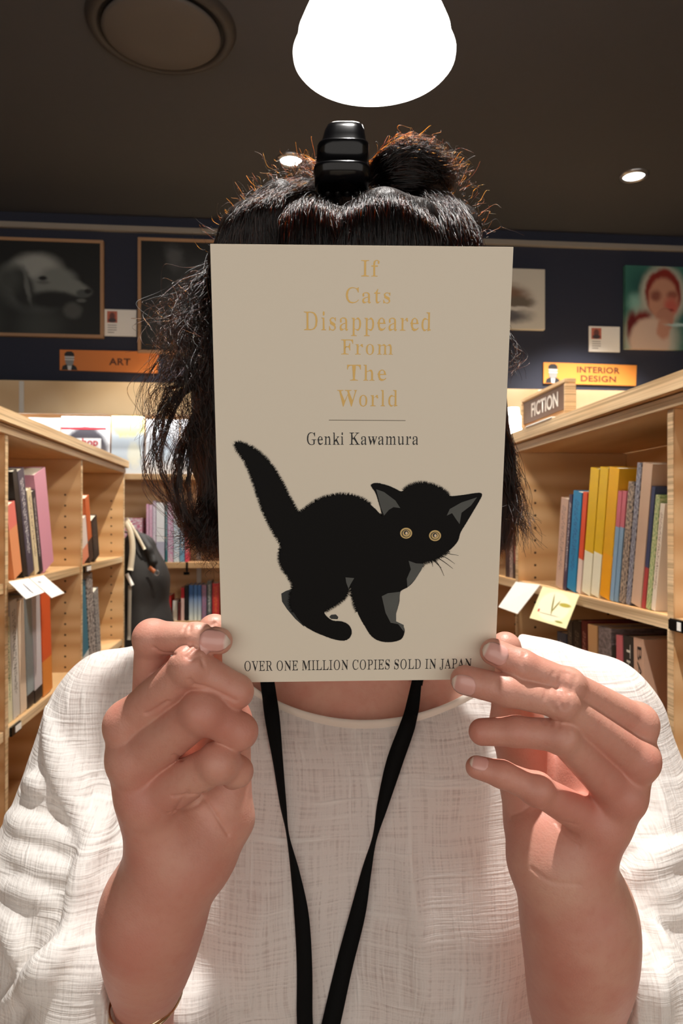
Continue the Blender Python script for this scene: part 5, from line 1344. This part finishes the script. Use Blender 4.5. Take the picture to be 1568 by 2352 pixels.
for xs_ in ([(613, 1566), (604, 1500), (600, 1440)], [(958, 1566), (972, 1500), (980, 1440)]):
    pts = [march(both_fn, a, b) for a, b in xs_]; s_ = -1 if xs_[0][0] < 800 else 1
    base = [p+np.array([0, -.0045, 0]) for p in pts if p is not None]
    last = base[-1]; ext = [np.array([.005+s_*.062, .56, last[2]+.012]), np.array([.005+s_*.052, .605, last[2]+.022]), np.array([.005+s_*.02, .645, last[2]+.028]), np.array([.005, .65, last[2]+.028])]
    q = smooth_path([tuple(p) for p in base+ext], 6); v, f = [], []
    for i, p in enumerate(q):
        tg = q[min(i+1, len(q)-1)]-q[max(i-1, 0)]; tg /= np.linalg.norm(tg); rad = p-np.array([.005, .59, p[2]]); rad /= np.linalg.norm(rad)+1e-9
        sd = np.cross(tg, rad); sd = sd/np.linalg.norm(sd)*.005; v += [p+sd, p-sd, p-sd-rad*.0006, p+sd-rad*.0006]
    for i in range(len(q)-1):
        for j in range(4): f.append((i*4+j, i*4+(j+1) % 4, (i+1)*4+(j+1) % 4, (i+1)*4+j))
    link('strap', newmesh(toworld(np.array(v)), f, True), lan, RIB)
hk = march(both_fn, 727, 2420); hk = hk+np.array([0, -.006, -.004])
link('metal_hook', tube_mesh([cw(hk+np.array([.008*math.cos(a), 0, .012*math.sin(a)-.012])) for a in np.linspace(0, 6.28, 20)], .0012, 8), lan, METAL)
# bangle on the wrist under the left-hand cuff
bgc = L(334, 2284, .424)
bang = empty('bangle', cw(bgc), 'thin double gold bangle round the wrist by the white cuff', 'bracelet')
BG = plain('pale_gold', srgb(226, 196, 160), .18, 1)
for dz, rr_ in ((0, .0012), (-.0026, .0010)):
    pts = []
    for k in range(49):
        a = 2*math.pi*k/48; pts.append(cw(bgc+np.array([.0203*math.cos(a), -.0218*math.sin(a), .0032*math.cos(a)-.0055*math.sin(a)+dz])))
    link('band', tube_mesh(pts, rr_, 8, False), bang, BG)

# ------------------------------------------------------------------ black bag hanging at the end of the left case
zb = 3.0
bag = empty('bag', cw(L(325, 1200, zb)), 'black drawstring bag with a cream strap hanging beyond the left bookcase', 'bag')
def bag_fn(P):
    a, r = seg([(318, 1262, zb, 40), (325, 1330, zb, 56), (326, 1450, zb, 66), (326, 1600, zb, 68)]); d = chainf(P, a, r, .05)
    for (x0, y0, x1, y1) in ((312, 1222, 340, 1262), (330, 1235, 352, 1290), (300, 1232, 306, 1300)): d = smin(d, cone(P, L(x0, y0, zb-.05), L(x1, y1, zb-.085), .014, .016), .016)
    return d+.004*np.sin(P[:, 0]*60+P[:, 2]*13)*.6
V, Q = surfnet(bag_fn, L(210, 1700, zb)-np.array([0, .2, 0]), L(440, 1180, zb)+np.array([0, .2, 0]), .009)
link('body', bigmesh(toworld(V), Q), bag, plain('black_canvas', srgb(36, 34, 34), .7, noise=.3))
CRS = plain('cream_strap', srgb(222, 212, 190), .7)
def strap(name, pts, w, mat, z):
    q = smooth_path([tuple(L(a, b, z)) for a, b in pts], 6) if len(pts) > 2 else np.array([L(a, b, z) for a, b in pts]); v = []
    for i, p in enumerate(q):
        tg = q[min(i+1, len(q)-1)]-q[max(i-1, 0)]; r = np.array([-tg[2], 0, tg[0]]); r = r/np.linalg.norm(r)*w/2; b = np.array([0, .002, 0]); v += [p+r, p-r, p-r+b, p+r+b]
    return link(name, newmesh(toworld(np.array(v)), [(i*4+j, i*4+(j+1) % 4, (i+1)*4+(j+1) % 4, (i+1)*4+j) for i in range(len(q)-1) for j in range(4)]+[(0, 1, 2, 3), (len(q)*4-1, len(q)*4-2, len(q)*4-3, len(q)*4-4)], True), bag, mat)
strap('strap', [(286, 1196), (300, 1225), (304, 1262), (299, 1310)], .022, CRS, zb-.13)
strap('strap', [(290, 1190), (312, 1225), (332, 1262)], .012, CRS, zb-.10)
strap('side_stripe', [(298, 1345), (297, 1400), (296, 1470)], .014, plain('grey_webbing', srgb(150, 142, 130), .8), zb-.128)
strap('tag', [(291, 1318), (304, 1345)], .014, WHITE, zb-.135)
strap('leather_tab', [(342, 1303), (356, 1314)], .016, plain('tan_leather', srgb(170, 98, 60), .5), zb-.115)
link('ring', tube_mesh([cw(L(360+5*math.cos(a), 1316+6*math.sin(a), zb-.118)) for a in np.linspace(0, 6.28, 18)], .0015, 6), bag, METAL)
link('hook', tube_mesh([Vector((XL-.07, YSL[-1]+.0105, CAMZ+.01)), Vector((XL-.07, YSL[-1]+.05, CAMZ+.005)), Vector((XL-.05, YSL[-1]+.055, CAMZ-.02)), cw(L(318, 1232, zb-.02))], .004, 8), bag, METAL)
